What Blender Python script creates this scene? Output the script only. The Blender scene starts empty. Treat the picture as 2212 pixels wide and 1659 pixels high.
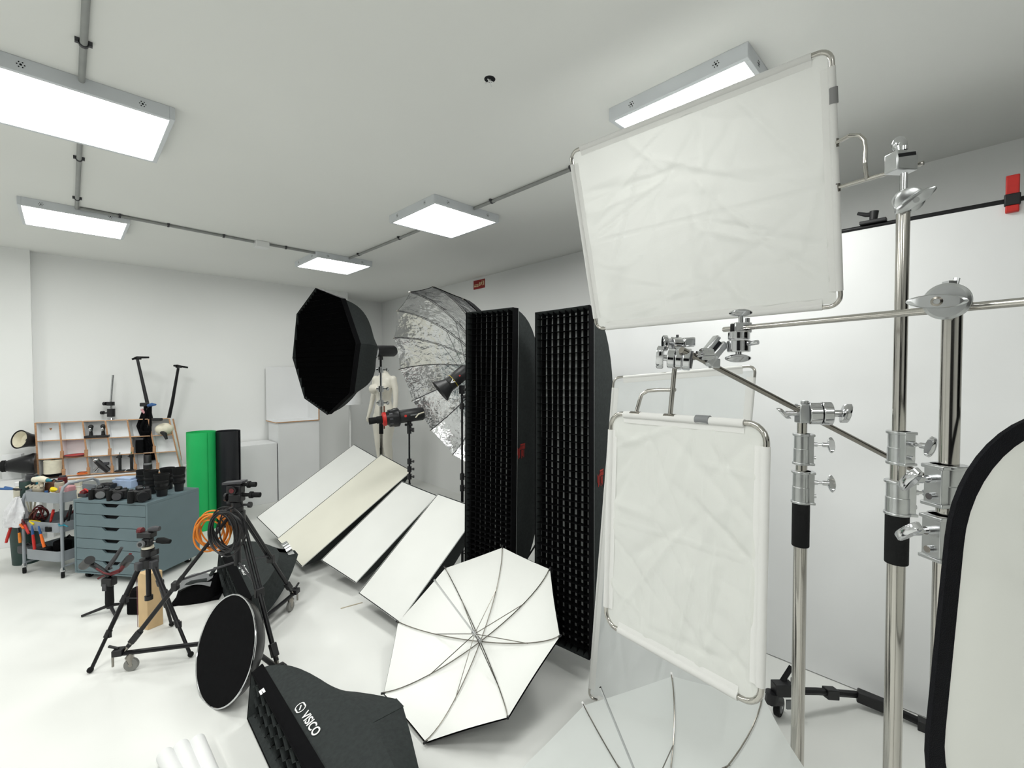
import bpy, bmesh, math, random
from mathutils import Vector, Matrix, noise
V = Vector
PI = math.pi
random.seed(7)
scene = bpy.context.scene
col = scene.collection

# ------------------------------------------------------------------ camera, world, exposure
F_PX, CXP, CYP, IMW = 985.0, 1106.0, 829.5, 2212.0
HC = 1.7
PITCH, YAW = math.radians(-1.35), math.radians(44.4)
fwd = V((math.sin(YAW)*math.cos(PITCH), math.cos(YAW)*math.cos(PITCH), math.sin(PITCH)))
rgt = V((math.cos(YAW), -math.sin(YAW), 0))
upv = rgt.cross(fwd)
CAM = V((0, 0, HC))
cd = bpy.data.cameras.new('camera'); cam = bpy.data.objects.new('camera', cd); col.objects.link(cam)
cd.sensor_fit = 'HORIZONTAL'; cd.sensor_width = 36.0; cd.lens = 36.0*F_PX/IMW
cd.clip_start = 0.02; cd.clip_end = 60
M = Matrix((rgt, upv, -fwd)).transposed().to_4x4(); M.translation = CAM
cam.matrix_world = M
scene.camera = cam
world = bpy.data.worlds.new('world'); scene.world = world; world.use_nodes = True
wb = world.node_tree.nodes['Background']; wb.inputs[0].default_value = (1, 1, .97, 1); wb.inputs[1].default_value = 0.1
scene.view_settings.view_transform = 'Standard'; scene.view_settings.look = 'None'
scene.view_settings.exposure = 1.08; scene.view_settings.gamma = 1.0; scene.view_settings.use_curve_mapping = False
PANEL_STRENGTH = 9.0
scene.cycles.max_bounces = 5; scene.cycles.diffuse_bounces = 4; scene.cycles.use_light_tree = False; scene.cycles.glossy_bounces = 3; scene.cycles.transmission_bounces = 3; scene.cycles.transparent_max_bounces = 6

# ------------------------------------------------------------------ measured points -> places in the room
def ray(px, py): return rgt*((px-CXP)/F_PX) - upv*((py-CYP)/F_PX) + fwd
def W(px, py, d): return CAM + ray(px, py)*d
def AZ(px, py, z):
    d = ray(px, py); return CAM + d*((z-HC)/d.z)
def AY(px, py, y):
    d = ray(px, py); return CAM + d*(y/d.y)
def AX(px, py, x):
    d = ray(px, py); return CAM + d*(x/d.x)
def PJ(p):
    q = p-CAM; z = q.dot(fwd); return (CXP+F_PX*q.dot(rgt)/z, CYP-F_PX*q.dot(upv)/z)
def GR(lat, dep, z):   # ground offsets across / along the view direction
    f = V((math.sin(YAW), math.cos(YAW), 0)); return V((rgt.x*lat+f.x*dep, rgt.y*lat+f.y*dep, z))
def about_cam(p, k): return CAM + (V(p)-CAM)*k

# ------------------------------------------------------------------ materials
def lin(c):
    o = []
    for x in c:
        x = x/255.0; o.append(x/12.92 if x <= .04045 else ((x+.055)/1.055)**2.4)
    return tuple(o)+(1,)
MATS = {}
def mat(name, c, rough=.5, metal=0.0, var=.05, scale=20, bump=0.0, bscale=80, spec=.5, aniso=None, coat=0, stretch=None):
    m = bpy.data.materials.new(name); m.use_nodes = True; nt = m.node_tree; b = nt.nodes['Principled BSDF']
    L = nt.links
    tc = nt.nodes.new('ShaderNodeTexCoord')
    src = tc.outputs['Object']
    if stretch:
        mp = nt.nodes.new('ShaderNodeMapping'); mp.inputs['Scale'].default_value = stretch; L.new(src, mp.inputs[0]); src = mp.outputs[0]
    n = nt.nodes.new('ShaderNodeTexNoise'); n.inputs['Scale'].default_value = scale; n.inputs['Detail'].default_value = 1.0
    L.new(src, n.inputs['Vector'])
    r = nt.nodes.new('ShaderNodeValToRGB'); base = lin(c)
    r.color_ramp.elements[0].position = .3; r.color_ramp.elements[1].position = .7
    r.color_ramp.elements[0].color = tuple(max(0, x*(1-var)) for x in base[:3])+(1,)
    r.color_ramp.elements[1].color = tuple(min(1, x*(1+var)) for x in base[:3])+(1,)
    L.new(n.outputs['Fac'], r.inputs[0]); L.new(r.outputs[0], b.inputs['Base Color'])
    b.inputs['Roughness'].default_value = rough; b.inputs['Metallic'].default_value = metal
    b.inputs['Specular IOR Level'].default_value = spec
    if coat: b.inputs['Coat Weight'].default_value = coat
    if bump > .06:
        n2 = nt.nodes.new('ShaderNodeTexNoise'); n2.inputs['Scale'].default_value = bscale; n2.inputs['Detail'].default_value = 2.0 if bump > .5 else 0.0
        L.new(src, n2.inputs['Vector'])
        bp = nt.nodes.new('ShaderNodeBump'); bp.inputs['Strength'].default_value = bump; bp.inputs['Distance'].default_value = .01
        L.new(n2.outputs['Fac'], bp.inputs['Height']); L.new(bp.outputs[0], b.inputs['Normal'])
    MATS[name] = m; return m
def cloth(name, c, trans=.35, clear=0.0, bump=.15, bscale=300):
    m = bpy.data.materials.new(name); m.use_nodes = True; nt = m.node_tree; L = nt.links
    for n in list(nt.nodes): nt.nodes.remove(n)
    out = nt.nodes.new('ShaderNodeOutputMaterial'); tc = nt.nodes.new('ShaderNodeTexCoord')
    n = nt.nodes.new('ShaderNodeTexNoise'); n.inputs['Scale'].default_value = 6; L.new(tc.outputs['Object'], n.inputs['Vector'])
    r = nt.nodes.new('ShaderNodeValToRGB'); base = lin(c)
    r.color_ramp.elements[0].color = tuple(x*.97 for x in base[:3])+(1,); r.color_ramp.elements[1].color = tuple(min(1, x*1.02) for x in base[:3])+(1,)
    L.new(n.outputs['Fac'], r.inputs[0])
    wv = nt.nodes.new('ShaderNodeTexNoise'); wv.inputs['Scale'].default_value = bscale; L.new(tc.outputs['Object'], wv.inputs['Vector'])
    bp = nt.nodes.new('ShaderNodeBump'); bp.inputs['Strength'].default_value = bump; bp.inputs['Distance'].default_value = .002
    L.new(wv.outputs['Fac'], bp.inputs['Height'])
    d = nt.nodes.new('ShaderNodeBsdfDiffuse'); d.inputs['Roughness'].default_value = .4
    t = nt.nodes.new('ShaderNodeBsdfTranslucent')
    L.new(r.outputs[0], d.inputs['Color']); L.new(r.outputs[0], t.inputs[0]); L.new(bp.outputs[0], d.inputs['Normal']); L.new(bp.outputs[0], t.inputs['Normal'])
    mx = nt.nodes.new('ShaderNodeMixShader'); mx.inputs[0].default_value = trans; L.new(d.outputs[0], mx.inputs[1]); L.new(t.outputs[0], mx.inputs[2])
    last = mx
    if clear:
        tr = nt.nodes.new('ShaderNodeBsdfTransparent'); m2 = nt.nodes.new('ShaderNodeMixShader'); m2.inputs[0].default_value = clear
        L.new(mx.outputs[0], m2.inputs[1]); L.new(tr.outputs[0], m2.inputs[2]); last = m2
    L.new(last.outputs[0], out.inputs[0]); MATS[name] = m; return m
def emis(name, c, s):
    m = bpy.data.materials.new(name); m.use_nodes = True; nt = m.node_tree
    for n in list(nt.nodes): nt.nodes.remove(n)
    o = nt.nodes.new('ShaderNodeOutputMaterial'); e = nt.nodes.new('ShaderNodeEmission'); e.inputs[0].default_value = lin(c); e.inputs[1].default_value = s
    nt.links.new(e.outputs[0], o.inputs[0]); MATS[name] = m; return m

mat('floor', (234, 235, 232), .55, var=.035, scale=2.2, bump=.02, bscale=6, spec=.3)
mat('wall', (243, 244, 243), .85, var=.015, scale=1.5, bump=.03, bscale=60, spec=.2)
mat('ceiling', (234, 235, 232), .9, var=.012, scale=1.0, bump=.03, bscale=40, spec=.2)
mat('white_paint', (236, 237, 237), .6, var=.02, scale=5, spec=.3)
mat('white_board', (238, 239, 240), .5, var=.015, scale=4, spec=.3)
mat('lamp_housing', (214, 218, 222), .45, var=.02, scale=8)
mat('conduit', (150, 152, 150), .55, var=.05, scale=15)
mat('black_plastic', (22, 22, 25), .45, var=.15, scale=30, bump=.05, bscale=200)
mat('black_fabric', (52, 56, 56), .9, var=.12, scale=60, bump=.25, bscale=400, spec=.2)
mat('soft_black', (14, 14, 16), .95, var=.1, scale=40, bump=.1, bscale=300, spec=.1)
mat('black_rubber', (18, 19, 20), .8, var=.1, scale=50, bump=.1, bscale=300, spec=.3)
mat('black_metal', (24, 24, 27), .35, .3, var=.1, scale=30)
mat('rim_black', (10, 11, 16), .8, var=.15, scale=40, bump=.2, bscale=500, spec=.2)
mat('chrome', (205, 206, 208), .12, 1, var=.03, scale=20)
mat('steel', (190, 187, 181), .16, 1, var=.05, scale=10, stretch=(40, 40, 1))
mat('cast_alu', (200, 202, 203), .28, 1, var=.05, scale=30, bump=.03, bscale=200)
mat('nickel', (150, 146, 139), .22, 1, var=.05, scale=20)
mat('grey_metal', (148, 154, 160), .45, 0, var=.04, scale=10)
mat('blue_grey', (104, 122, 128), .5, var=.03, scale=8, spec=.4)
mat('dark_inside', (14, 16, 20), .9, var=.1)
mat('plywood', (196, 152, 112), .6, var=.15, scale=30, stretch=(1, 1, 12))
mat('wood', (182, 138, 102), .55, var=.15, scale=25, stretch=(1, 1, 8))
mat('cardboard', (214, 184, 140), .8, var=.06, scale=12)
mat('green_vinyl', (38, 190, 104), .45, var=.04, scale=5, spec=.4)
mat('black_vinyl', (26, 28, 33), .4, var=.08, scale=5)
mat('mannequin', (238, 234, 222), .45, var=.02, scale=6)
mat('red', (196, 40, 34), .5, var=.08, scale=30)
mat('red_logo', (170, 32, 22), .7, var=.1, scale=60)
mat('sign_red', (150, 20, 18), .5, var=.05, scale=30)
mat('sign_cream', (226, 202, 160), .6, var=.05)
mat('dark_red', (96, 24, 30), .5, var=.15, scale=40)
mat('orange', (236, 110, 30), .5, var=.06, scale=30)
mat('cable_orange', (222, 130, 34), .5, var=.06, scale=30)
mat('yellow', (232, 208, 30), .5, var=.05, scale=30)
mat('blue', (46, 92, 150), .5, var=.06, scale=30)
mat('teal', (40, 130, 150), .6, var=.06, scale=30)
mat('cream', (228, 222, 202), .6, var=.05, scale=30)
mat('pale_blue', (176, 194, 224), .5, var=.04)
mat('beige', (190, 180, 160), .7, var=.08, scale=30)
mat('dark_green', (44, 66, 62), .6, var=.1, scale=30)
mat('brown', (96, 60, 44), .6, var=.1, scale=30)
mat('pink', (206, 150, 156), .5, var=.05)
mat('lens_glass', (20, 24, 34), .08, var=.05, coat=.5)
mat('dark_grey', (62, 62, 66), .5, var=.08, scale=30)
mat('mid_grey', (120, 122, 124), .5, var=.06, scale=20)
mat('caster_grey', (132, 132, 128), .6, var=.05)
mat('print_white', (240, 240, 240), .6, var=.01)
mat('umb_white', (245, 246, 243), .8, var=.012, scale=4, bump=.03, bscale=30, spec=.15)
mat('silver_foil', (222, 223, 225), .2, 1, var=.05, scale=6, bump=1.0, bscale=15)
mat('soft_white', (240, 241, 238), .85, var=.015, scale=4, bump=.05, bscale=30, spec=.15)
mat('soft_cream', (234, 232, 219), .85, var=.02, scale=4, bump=.05, bscale=30, spec=.15)
mat('grey_tape', (130, 130, 130), .8, var=.05)
mat('clear_bag', (232, 232, 236), .2, var=.08, scale=30, bump=.4, bscale=30)
cloth('silk', (222, 223, 220), .2, 0)
cloth('silk_thin', (246, 247, 243), .45, .06)
cloth('silk_sheer', (240, 243, 243), .45, .16)
cloth('sleeve', (240, 240, 238), .2, 0)
cloth('reflector_cloth', (247, 248, 243), .4, 0, bump=.05, bscale=40)
cloth('shoot_through', (244, 247, 246), .5, .12, bump=.03, bscale=40)
cloth('diffuser_grey', (216, 220, 218), .4, 0)
emis('panel_light', (252, 253, 249), PANEL_STRENGTH)
mat('hazy_plastic', (236, 238, 240), .4, var=.03)

# ------------------------------------------------------------------ mesh builder
def perp(a):
    a = a.normalized(); t = V((0, 0, 1)) if abs(a.z) < .9 else V((1, 0, 0))
    u = a.cross(t).normalized(); return u, a.cross(u).normalized()
class MB:
    def __init__(s): s.v = []; s.f = []
    def add(s, vs, fs):
        o = len(s.v); s.v += [V(p) for p in vs]; s.f += [tuple(i+o for i in f) for f in fs]; return s
    def box(s, c, size, ax=None):
        c = V(c); ax = ax or (V((1, 0, 0)), V((0, 1, 0)), V((0, 0, 1)))
        h = [x/2 for x in size]
        vs = [c+ax[0]*(i*h[0])+ax[1]*(j*h[1])+ax[2]*(k*h[2]) for i in (-1, 1) for j in (-1, 1) for k in (-1, 1)]
        return s.add(vs, [(0, 1, 3, 2), (4, 6, 7, 5), (0, 4, 5, 1), (2, 3, 7, 6), (0, 2, 6, 4), (1, 5, 7, 3)])
    def cyl(s, a, b, r0, r1=None, n=14, cap=True):
        a, b = V(a), V(b); r1 = r0 if r1 is None else r1; u, w = perp(b-a)
        vs = []
        for p, r in ((a, r0), (b, r1)):
            vs += [p+u*(r*math.cos(2*PI*i/n))+w*(r*math.sin(2*PI*i/n)) for i in range(n)]
        fs = [(i, (i+1) % n, n+(i+1) % n, n+i) for i in range(n)]
        if cap: fs += [tuple(range(n-1, -1, -1)), tuple(range(n, 2*n))]
        return s.add(vs, fs)
    def tube(s, pts, r, n=8, closed=False, cap=True):
        pts = [V(p) for p in pts]; m = len(pts); rr = r if isinstance(r, (list, tuple)) else [r]*m
        def tan(i):
            if closed: return (pts[(i+1) % m]-pts[i-1]).normalized()
            return (pts[min(i+1, m-1)]-pts[max(i-1, 0)]).normalized()
        u, w = perp(tan(0)); vs = []
        for i in range(m):
            t = tan(i); u = (u-t*u.dot(t)); u = u.normalized() if u.length > 1e-6 else perp(t)[0]; w = t.cross(u)
            vs += [pts[i]+u*(rr[i]*math.cos(2*PI*k/n))+w*(rr[i]*math.sin(2*PI*k/n)) for k in range(n)]
        fs = []
        for i in range(m if closed else m-1):
            a, b = i*n, ((i+1) % m)*n
            fs += [(a+k, a+(k+1) % n, b+(k+1) % n, b+k) for k in range(n)]
        if cap and not closed: fs += [tuple(range(n-1, -1, -1)), tuple((m-1)*n+k for k in range(n))]
        return s.add(vs, fs)
    def lathe(s, prof, o, ax, n=24, cap=True):
        o = V(o); ax = V(ax).normalized(); u, w = perp(ax); vs = []; m = len(prof)
        for r, h in prof:
            vs += [o+ax*h+u*(r*math.cos(2*PI*i/n))+w*(r*math.sin(2*PI*i/n)) for i in range(n)]
        fs = []
        for j in range(m-1):
            fs += [(j*n+i, j*n+(i+1) % n, (j+1)*n+(i+1) % n, (j+1)*n+i) for i in range(n)]
        if cap: fs += [tuple(range(n-1, -1, -1)), tuple((m-1)*n+i for i in range(n))]
        return s.add(vs, fs)
    def prism(s, pts, ext):
        pts = [V(p) for p in pts]; ext = V(ext); n = len(pts)
        vs = pts+[p+ext for p in pts]
        fs = [tuple(range(n-1, -1, -1)), tuple(range(n, 2*n))]+[(i, (i+1) % n, n+(i+1) % n, n+i) for i in range(n)]
        return s.add(vs, fs)
    def ball(s, c, r, ax=None, n=14, m=9):
        c = V(c); r = r if isinstance(r, (list, tuple)) else (r, r, r); ax = ax or (V((1, 0, 0)), V((0, 1, 0)), V((0, 0, 1)))
        vs = []; fs = []
        for j in range(m+1):
            th = PI*j/m
            for i in range(n):
                ph = 2*PI*i/n
                vs.append(c+ax[0]*(r[0]*math.sin(th)*math.cos(ph))+ax[1]*(r[1]*math.sin(th)*math.sin(ph))+ax[2]*(r[2]*math.cos(th)))
        for j in range(m):
            fs += [(j*n+i, (j+1)*n+i, (j+1)*n+(i+1) % n, j*n+(i+1) % n) for i in range(n)]
        return s.add(vs, fs)
    def surf(s, fn, nu, nv, th=0.0, flip=False):
        P = [[V(fn(i/nu, j/nv)) for j in range(nv+1)] for i in range(nu+1)]
        vs = [p for row in P for p in row]; k = nv+1
        fs = [(i*k+j, (i+1)*k+j, (i+1)*k+j+1, i*k+j+1) for i in range(nu) for j in range(nv)]
        if flip: fs = [f[::-1] for f in fs]
        if not th: return s.add(vs, fs)
        ns = [V((0, 0, 0)) for _ in vs]
        for f in fs:
            nn = (vs[f[1]]-vs[f[0]]).cross(vs[f[2]]-vs[f[0]])
            for i in f: ns[i] += nn
        n0 = len(vs)
        vs2 = vs+[vs[i]-ns[i].normalized()*th for i in range(n0)]
        fs2 = fs+[tuple(x+n0 for x in f[::-1]) for f in fs]
        rim = [(i*k, (i+1)*k) for i in range(nu)]+[(nu*k+j, nu*k+j+1) for j in range(nv)]+[((i+1)*k+nv, i*k+nv) for i in range(nu)]+[(j+1, j) for j in range(nv)]
        for a, b in rim:
            fs2.append((b, a, a+n0, b+n0) if not flip else (a, b, b+n0, a+n0))
        return s.add(vs2, fs2)
    def ring(s, c, ax, R, r, n=40, m=8):
        u, w = perp(V(ax)); c = V(c)
        return s.tube([c+u*(R*math.cos(2*PI*i/n))+w*(R*math.sin(2*PI*i/n)) for i in range(n)], r, m, closed=True)
    def build(s, name, m, parent=None, label=None, smooth=40, bevel=0, loc=None):
        me = bpy.data.meshes.new(name); o = bpy.data.objects.new(name, me); col.objects.link(o)
        off = V((0, 0, 0))
        if parent is not None:
            pp = parent
            while pp is not None: off += V(pp.location); pp = pp.parent
            o.parent = parent
        if loc is not None:
            o.location = V(loc)-off; off = V(loc)
        me.from_pydata([p-off for p in s.v], [], s.f); me.materials.append(MATS[m])
        bm = bmesh.new(); bm.from_mesh(me); bmesh.ops.recalc_face_normals(bm, faces=bm.faces); bm.to_mesh(me); bm.free()
        if smooth:
            me.shade_smooth(); me.set_sharp_from_angle(angle=math.radians(smooth))
        if bevel:
            b = o.modifiers.new('edge', 'BEVEL'); b.width = bevel; b.segments = 2; b.limit_method = 'ANGLE'; b.angle_limit = math.radians(50)
        if label: o['label'] = label
        return o
def tag(o, label=None, cat=None, group=None, kind=None):
    if label: o['label'] = label
    if cat: o['category'] = cat
    if group: o['group'] = group
    if kind: o['kind'] = kind
    return o
def thing(name, label, cat, loc, group=None):
    o = bpy.data.objects.new(name, None); o.empty_display_size = .05; col.objects.link(o); o.location = V(loc)
    return tag(o, label, cat, group)
def solo(mb, name, m, label, cat, group=None, bevel=0, smooth=40):
    c = sum(mb.v, V((0, 0, 0)))/len(mb.v); c.z = min(p.z for p in mb.v)
    return tag(mb.build(name, m, None, bevel=bevel, smooth=smooth, loc=c), label, cat, group)
def copy_tree(o, parent=None):
    c = o.copy(); col.objects.link(c); c.parent = parent
    for ch in list(o.children): copy_tree(ch, c)
    return c
def struct(mb, name, m, bevel=0, smooth=40):
    return tag(mb.build(name, m, None, bevel=bevel, smooth=smooth), kind='structure')
def lerp(a, b, t): return a+(b-a)*t
def rrect(w, h, r, n=6):
    o = []
    for cx, cy, a0 in ((w/2-r, h/2-r, 0), (-w/2+r, h/2-r, PI/2), (-w/2+r, -h/2+r, PI), (w/2-r, -h/2+r, 1.5*PI)):
        for i in range(n+1):
            a = a0+PI/2*i/n; o.append((cx+r*math.cos(a), cy+r*math.sin(a)))
    return o
def text_mesh(body, size, origin, ex, ey, th=.0006):
    cu = bpy.data.curves.new('lettering', 'FONT'); cu.body = body; cu.size = size; cu.align_x = 'CENTER'; cu.align_y = 'CENTER'; cu.extrude = th; cu.offset = size*.018
    t = bpy.data.objects.new('lettering', cu); col.objects.link(t)
    dg = bpy.context.evaluated_depsgraph_get(); me = t.evaluated_get(dg).to_mesh()
    ez = ex.cross(ey).normalized(); mb = MB()
    mb.add([origin+ex*v.co.x+ey*v.co.y+ez*v.co.z for v in me.vertices], [tuple(p.vertices) for p in me.polygons])
    t.evaluated_get(dg).to_mesh_clear(); bpy.data.objects.remove(t); bpy.data.curves.remove(cu)
    return mb

# ------------------------------------------------------------------ the room
ZC = 2.96
XL, YF, YB = -4.4, -4.2, 6.9
WR = lambda y: 3.69+(y)*.049      # right wall runs very slightly off square
def wallbox(x0, x1, y0, y1, z0=0, z1=ZC): return MB().box(((x0+x1)/2, (y0+y1)/2, (z0+z1)/2), (x1-x0, y1-y0, z1-z0))
struct(MB().box(((XL+4.4)/2, 1.6, -.05), (4.4-XL+.6, 12.6, .1)), 'floor', 'floor')
struct(MB().box(((XL+4.4)/2, 1.6, ZC+.05), (4.4-XL+.6, 12.6, .1)), 'ceiling', 'ceiling')
struct(wallbox(-.24, 3.17, YB, YB+.75), 'wall_back', 'wall')
struct(wallbox(XL, -.24, YB-.1, YB+.75), 'wall_pillar', 'wall')
struct(wallbox(3.17, 4.5, YB+.56, YB+.75), 'wall_recess', 'wall')
a, b = V((WR(7.7), 7.7, 0)), V((WR(YF), YF, 0))
struct(MB().prism([a, b, b+V((.2, 0, 0)), a+V((.2, 0, 0))], (0, 0, ZC)), 'wall_right', 'wall')
struct(wallbox(XL-.15, XL, YF, YB+.75), 'wall_left', 'wall')
struct(wallbox(XL, 4.4, YF-.15, YF), 'wall_front', 'wall')

# unseen dark curtains added behind the viewer, mirrored as bands in the chrome
for (x0, x1, y0, y1, lab) in ((.2, 4.1, YF+.03, YF+.10, 'added dark curtain behind the viewer, unseen, mirrored in the chrome'), (XL+.03, XL+.10, -3.2, .6, 'added dark curtain on the left wall, unseen, mirrored in the chrome')):
    mbc = MB(); along = (x1-x0) > (y1-y0)
    def cf(u, v):
        w_ = .03*math.sin(u*70)
        return (lerp(x0, x1, u), (y0+y1)/2+w_, lerp(.02, 2.7, v)) if along else ((x0+x1)/2+w_, lerp(y0, y1, u), lerp(.02, 2.7, v))
    t = thing('added_dark_curtain', lab, 'curtain', ((x0+x1)/2, (y0+y1)/2, 0), 'added dark curtains for reflections')
    MB().surf(cf, 160, 2, .004).build('curtain', 'soft_black', t, smooth=60)
    MB().cyl(V(cf(0, 1))+V((0, 0, .01)), V(cf(1, 1))+V((0, 0, .01)), .012, n=8).build('curtain_rail', 'black_metal', t)
# ceiling panels: 0.62 m surface-mounted LED squares on a 2.09 m grid
def make_panel():
    t = thing('ceiling_light', 'x', 'ceiling light', (0, 0, 0), 'square LED ceiling panels')
    h = MB(); S, T, I = .31, .06, .289
    for sx, sy, lx, ly in ((1, 0, .021, .62), (-1, 0, .021, .62), (0, 1, .578, .021), (0, -1, .578, .021)):
        h.box((sx*(S-.0105), sy*(S-.0105), -T/2), (lx, ly, T))
    h.box((0, 0, -.004), (.6, .6, .008)); h.build('housing', 'lamp_housing', t, bevel=.002)
    MB().add([(-I, -I, -T+.003), (-I, I, -T+.003), (I, I, -T+.003), (I, -I, -T+.003)], [(0, 1, 2, 3)]).build('diffuser', 'panel_light', t, smooth=0)
    for sx, sy in ((0, -1), (-1, 0), (0, 1), (1, 0)):
        for e in (-.19, .19):
            d = MB(); out = V((sx, sy, 0)); al = V((-sy, sx, 0))
            for k in range(7):
                rr = 0 if k == 0 else .011
                c = out*.3103+al*(e+rr*math.cos(k*PI/3))+V((0, 0, -.03+rr*math.sin(k*PI/3)))
                d.cyl(c-out*.001, c+out*.0006, .0042 if k == 0 else .0024, n=8)
            tag(d.build('vent_holes', 'dark_inside', t), kind='stuff')
    return t
panel = make_panel()
PX, PY = (.083, 2.18), (.94, 3.0, 5.1)
plab = {(.083, 3.0): 'largest glowing square ceiling panel, cut by the left frame edge', (.083, 5.1): 'glowing ceiling panel near the back wall, joined by conduits on two sides',
        (2.18, 5.1): 'smallest glowing ceiling panel, near the far room corner', (2.18, 3.0): 'glowing ceiling panel in mid room, turned like a diamond',
        (2.18, .94): 'glowing ceiling panel partly hidden behind the high white frame',
        (.083, .94): 'ceiling panel right above the viewer', (-2.0, 5.1): 'ceiling panel beyond the left frame edge, near the back wall', (-2.0, 3.0): 'ceiling panel beyond the left frame edge, in mid room', (-2.0, .94): 'ceiling panel far left of the viewer', (.083, -1.15): 'ceiling panel behind the viewer', (-2.0, -1.15): 'ceiling panel behind and left of the viewer'}
spots = [(x, y) for y in PY for x in PX]+[(-2.0, 5.1), (-2.0, 3.0), (-2.0, .94), (.083, -1.15), (-2.0, -1.15)]
for i, (x, y) in enumerate(spots):
    o = panel if i == 0 else copy_tree(panel)
    o.location = (x, y, ZC); o['label'] = plab[(x, y)]
# conduits with clips
def conduit(p, q, clips, label, bend=None):
    mid = (V(p)+V(q))/2; t = thing('conduit', label, 'conduit', mid, 'grey ceiling conduits')
    MB().tube([p]+(bend or [])+[q], .0115, 10).build('pipe', 'conduit', t)
    d = (V(q)-V(p)).normalized(); s = V((-d.y, d.x, 0))
    for f in clips:
        c = lerp(V(p), V(q), f); m = MB(); m.box(c+V((0, 0, .006)), (.014, .05, .018), (d, s, V((0, 0, 1))))
        m.cyl(c-d*.007, c+d*.007, .0155, n=10); m.build('clip', 'dark_grey', t)
zc = ZC-.014
conduit((.07, 1.25, zc), (.07, 2.69, zc), (.35, .79), 'grey conduit running from the top frame edge to the largest panel')
conduit((.076, 3.31, zc), (.082, 4.79, zc), (.25, .82), 'short grey conduit between the two left ceiling panels')
conduit((.10, 4.77, zc), (1.30, 4.83, zc), (.19, .45, .79), 'long grey conduit from the left panel to the junction box', )
conduit((1.43, 4.83, zc), (2.2, 4.83, zc), (.2, .78), 'grey conduit from junction box to the smallest panel')
conduit((2.225, 3.31, zc), (2.225, 4.79, zc), (.3, .85), 'grey conduit between the smallest panel and the diamond panel')
conduit((2.225, 1.25, zc), (2.235, 2.69, zc), (.35, .86), 'grey conduit running behind the high white frame')
solo(MB().box((1.365, 4.83, ZC-.03), (.115, .10, .06)), 'junction_box', 'white_paint', 'small white junction box on the ceiling conduit', 'junction box', bevel=.004)
# ceiling hole with loose wires
hp = V((1.32, 1.484, ZC)); t = thing('ceiling_outlet', 'round hole in ceiling with loose wire ends', 'outlet', hp)
MB().cyl(hp-V((0, 0, .001)), hp+V((0, 0, .003)), .024, n=20).build('hole', 'dark_inside', t)
w1 = MB()
for k, (dx, dy, dz) in enumerate(((.018, .01, -.02), (-.012, .016, -.018), (.004, -.02, -.022), (-.018, -.008, -.012))):
    w1.tube([hp, hp+V((dx*.3, dy*.3, -.012)), hp+V((dx, dy, dz))], .0028, 6)
w1.build('wires', 'white_paint', t)
# exit sign on the right wall
sx = WR(4.6)
t = thing('exit_sign', 'small red sign with running figure high on right wall', 'sign', (sx-.006, 4.608, 2.8))
MB().box((sx-.004, 4.608, 2.871), (.008, .23, .115)).build('plate', 'sign_red', t)
pic = MB(); xs = sx-.0088
def sq(y0, y1, z0, z1): pic.box((xs, (y0+y1)/2, (z0+z1)/2), (.0016, abs(y1-y0), z1-z0))
sq(4.71, 4.62, 2.868, 2.876); sq(4.71, 4.665, 2.842, 2.858); sq(4.66, 4.62, 2.842, 2.858)
sq(4.605, 4.585, 2.846, 2.894); sq(4.524, 4.508, 2.85, 2.906)
def limb(p, q, w):
    p, q = V((xs, *p)), V((xs, *q)); d = (q-p).normalized(); pic.box((p+q)/2, (.0016, w, (q-p).length), (V((1, 0, 0)), V((1, 0, 0)).cross(d), d))
limb((4.565, 2.872), (4.555, 2.892), .014); limb((4.565, 2.872), (4.585, 2.856), .009); limb((4.56, 2.872), (4.54, 2.85), .009); limb((4.557, 2.89), (4.537, 2.876), .007); limb((4.557, 2.89), (4.578, 2.884), .007)
pic.cyl((xs-.0008, 4.548, 2.903), (xs+.0008, 4.548, 2.903), .008, n=12); pic.build('pictogram', 'sign_cream', t, label='pale running figure and lettering on the red sign')

# ------------------------------------------------------------------ hanging white backdrop on the right
t = thing('backdrop', 'wide white hanging backdrop with black top bar, behind the chrome stands', 'backdrop', (3.0, .3, 0))
def bsurf(u, v):
    y = lerp(2.05, -1.4, u); z = lerp(.006, 2.455, v); return (3.0+.004*math.sin(u*9)+.006*math.sin(u*4+v*2), y, z)
MB().surf(bsurf, 40, 12, .003).build('sheet', 'white_board', t)
MB().cyl((2.995, 2.1, 2.462), (2.995, -1.45, 2.462), .011, n=10).build('top_bar', 'black_metal', t)
for yy in (2.1, -1.45):
    MB().cyl((3.06, yy, 0), (3.06, yy, 2.47), .014, n=10).build('post', 'black_metal', t)
c = AX(2187, 425, 2.99)
t = thing('spring_clamp', 'red and black clamp on the black bar of the backdrop', 'clamp', c)
ax3 = (V((1, 0, 0)), V((0, 1, 0)), V((0, 0, 1)))
MB().box(c+V((0, 0, .05)), (.03, .042, .085)).build('handle', 'red', t, bevel=.004)
MB().box(c+V((0, 0, -.015)), (.045, .05, .05)).build('body', 'black_plastic', t, bevel=.004)
MB().box(c+V((-.005, 0, -.055)), (.03, .042, .03)).build('jaw', 'red', t, bevel=.004)
c = AX(1886, 478, 2.985)
t = thing('knob_clamp', 'black clamp with wing knob sitting on the backdrop bar', 'clamp', c)
MB().box(c+V((0, 0, -.002)), (.04, .11, .016)).build('base', 'black_plastic', t, bevel=.003)
m = MB(); m.cyl(c, c+V((0, -.004, .05)), .016, .02); m.tube([c+V((0, 0, .035)), c+V((0, .03, .04)), c+V((0, .065, .056))], [.012, .011, .008]); m.build('knob', 'black_plastic', t)

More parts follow.
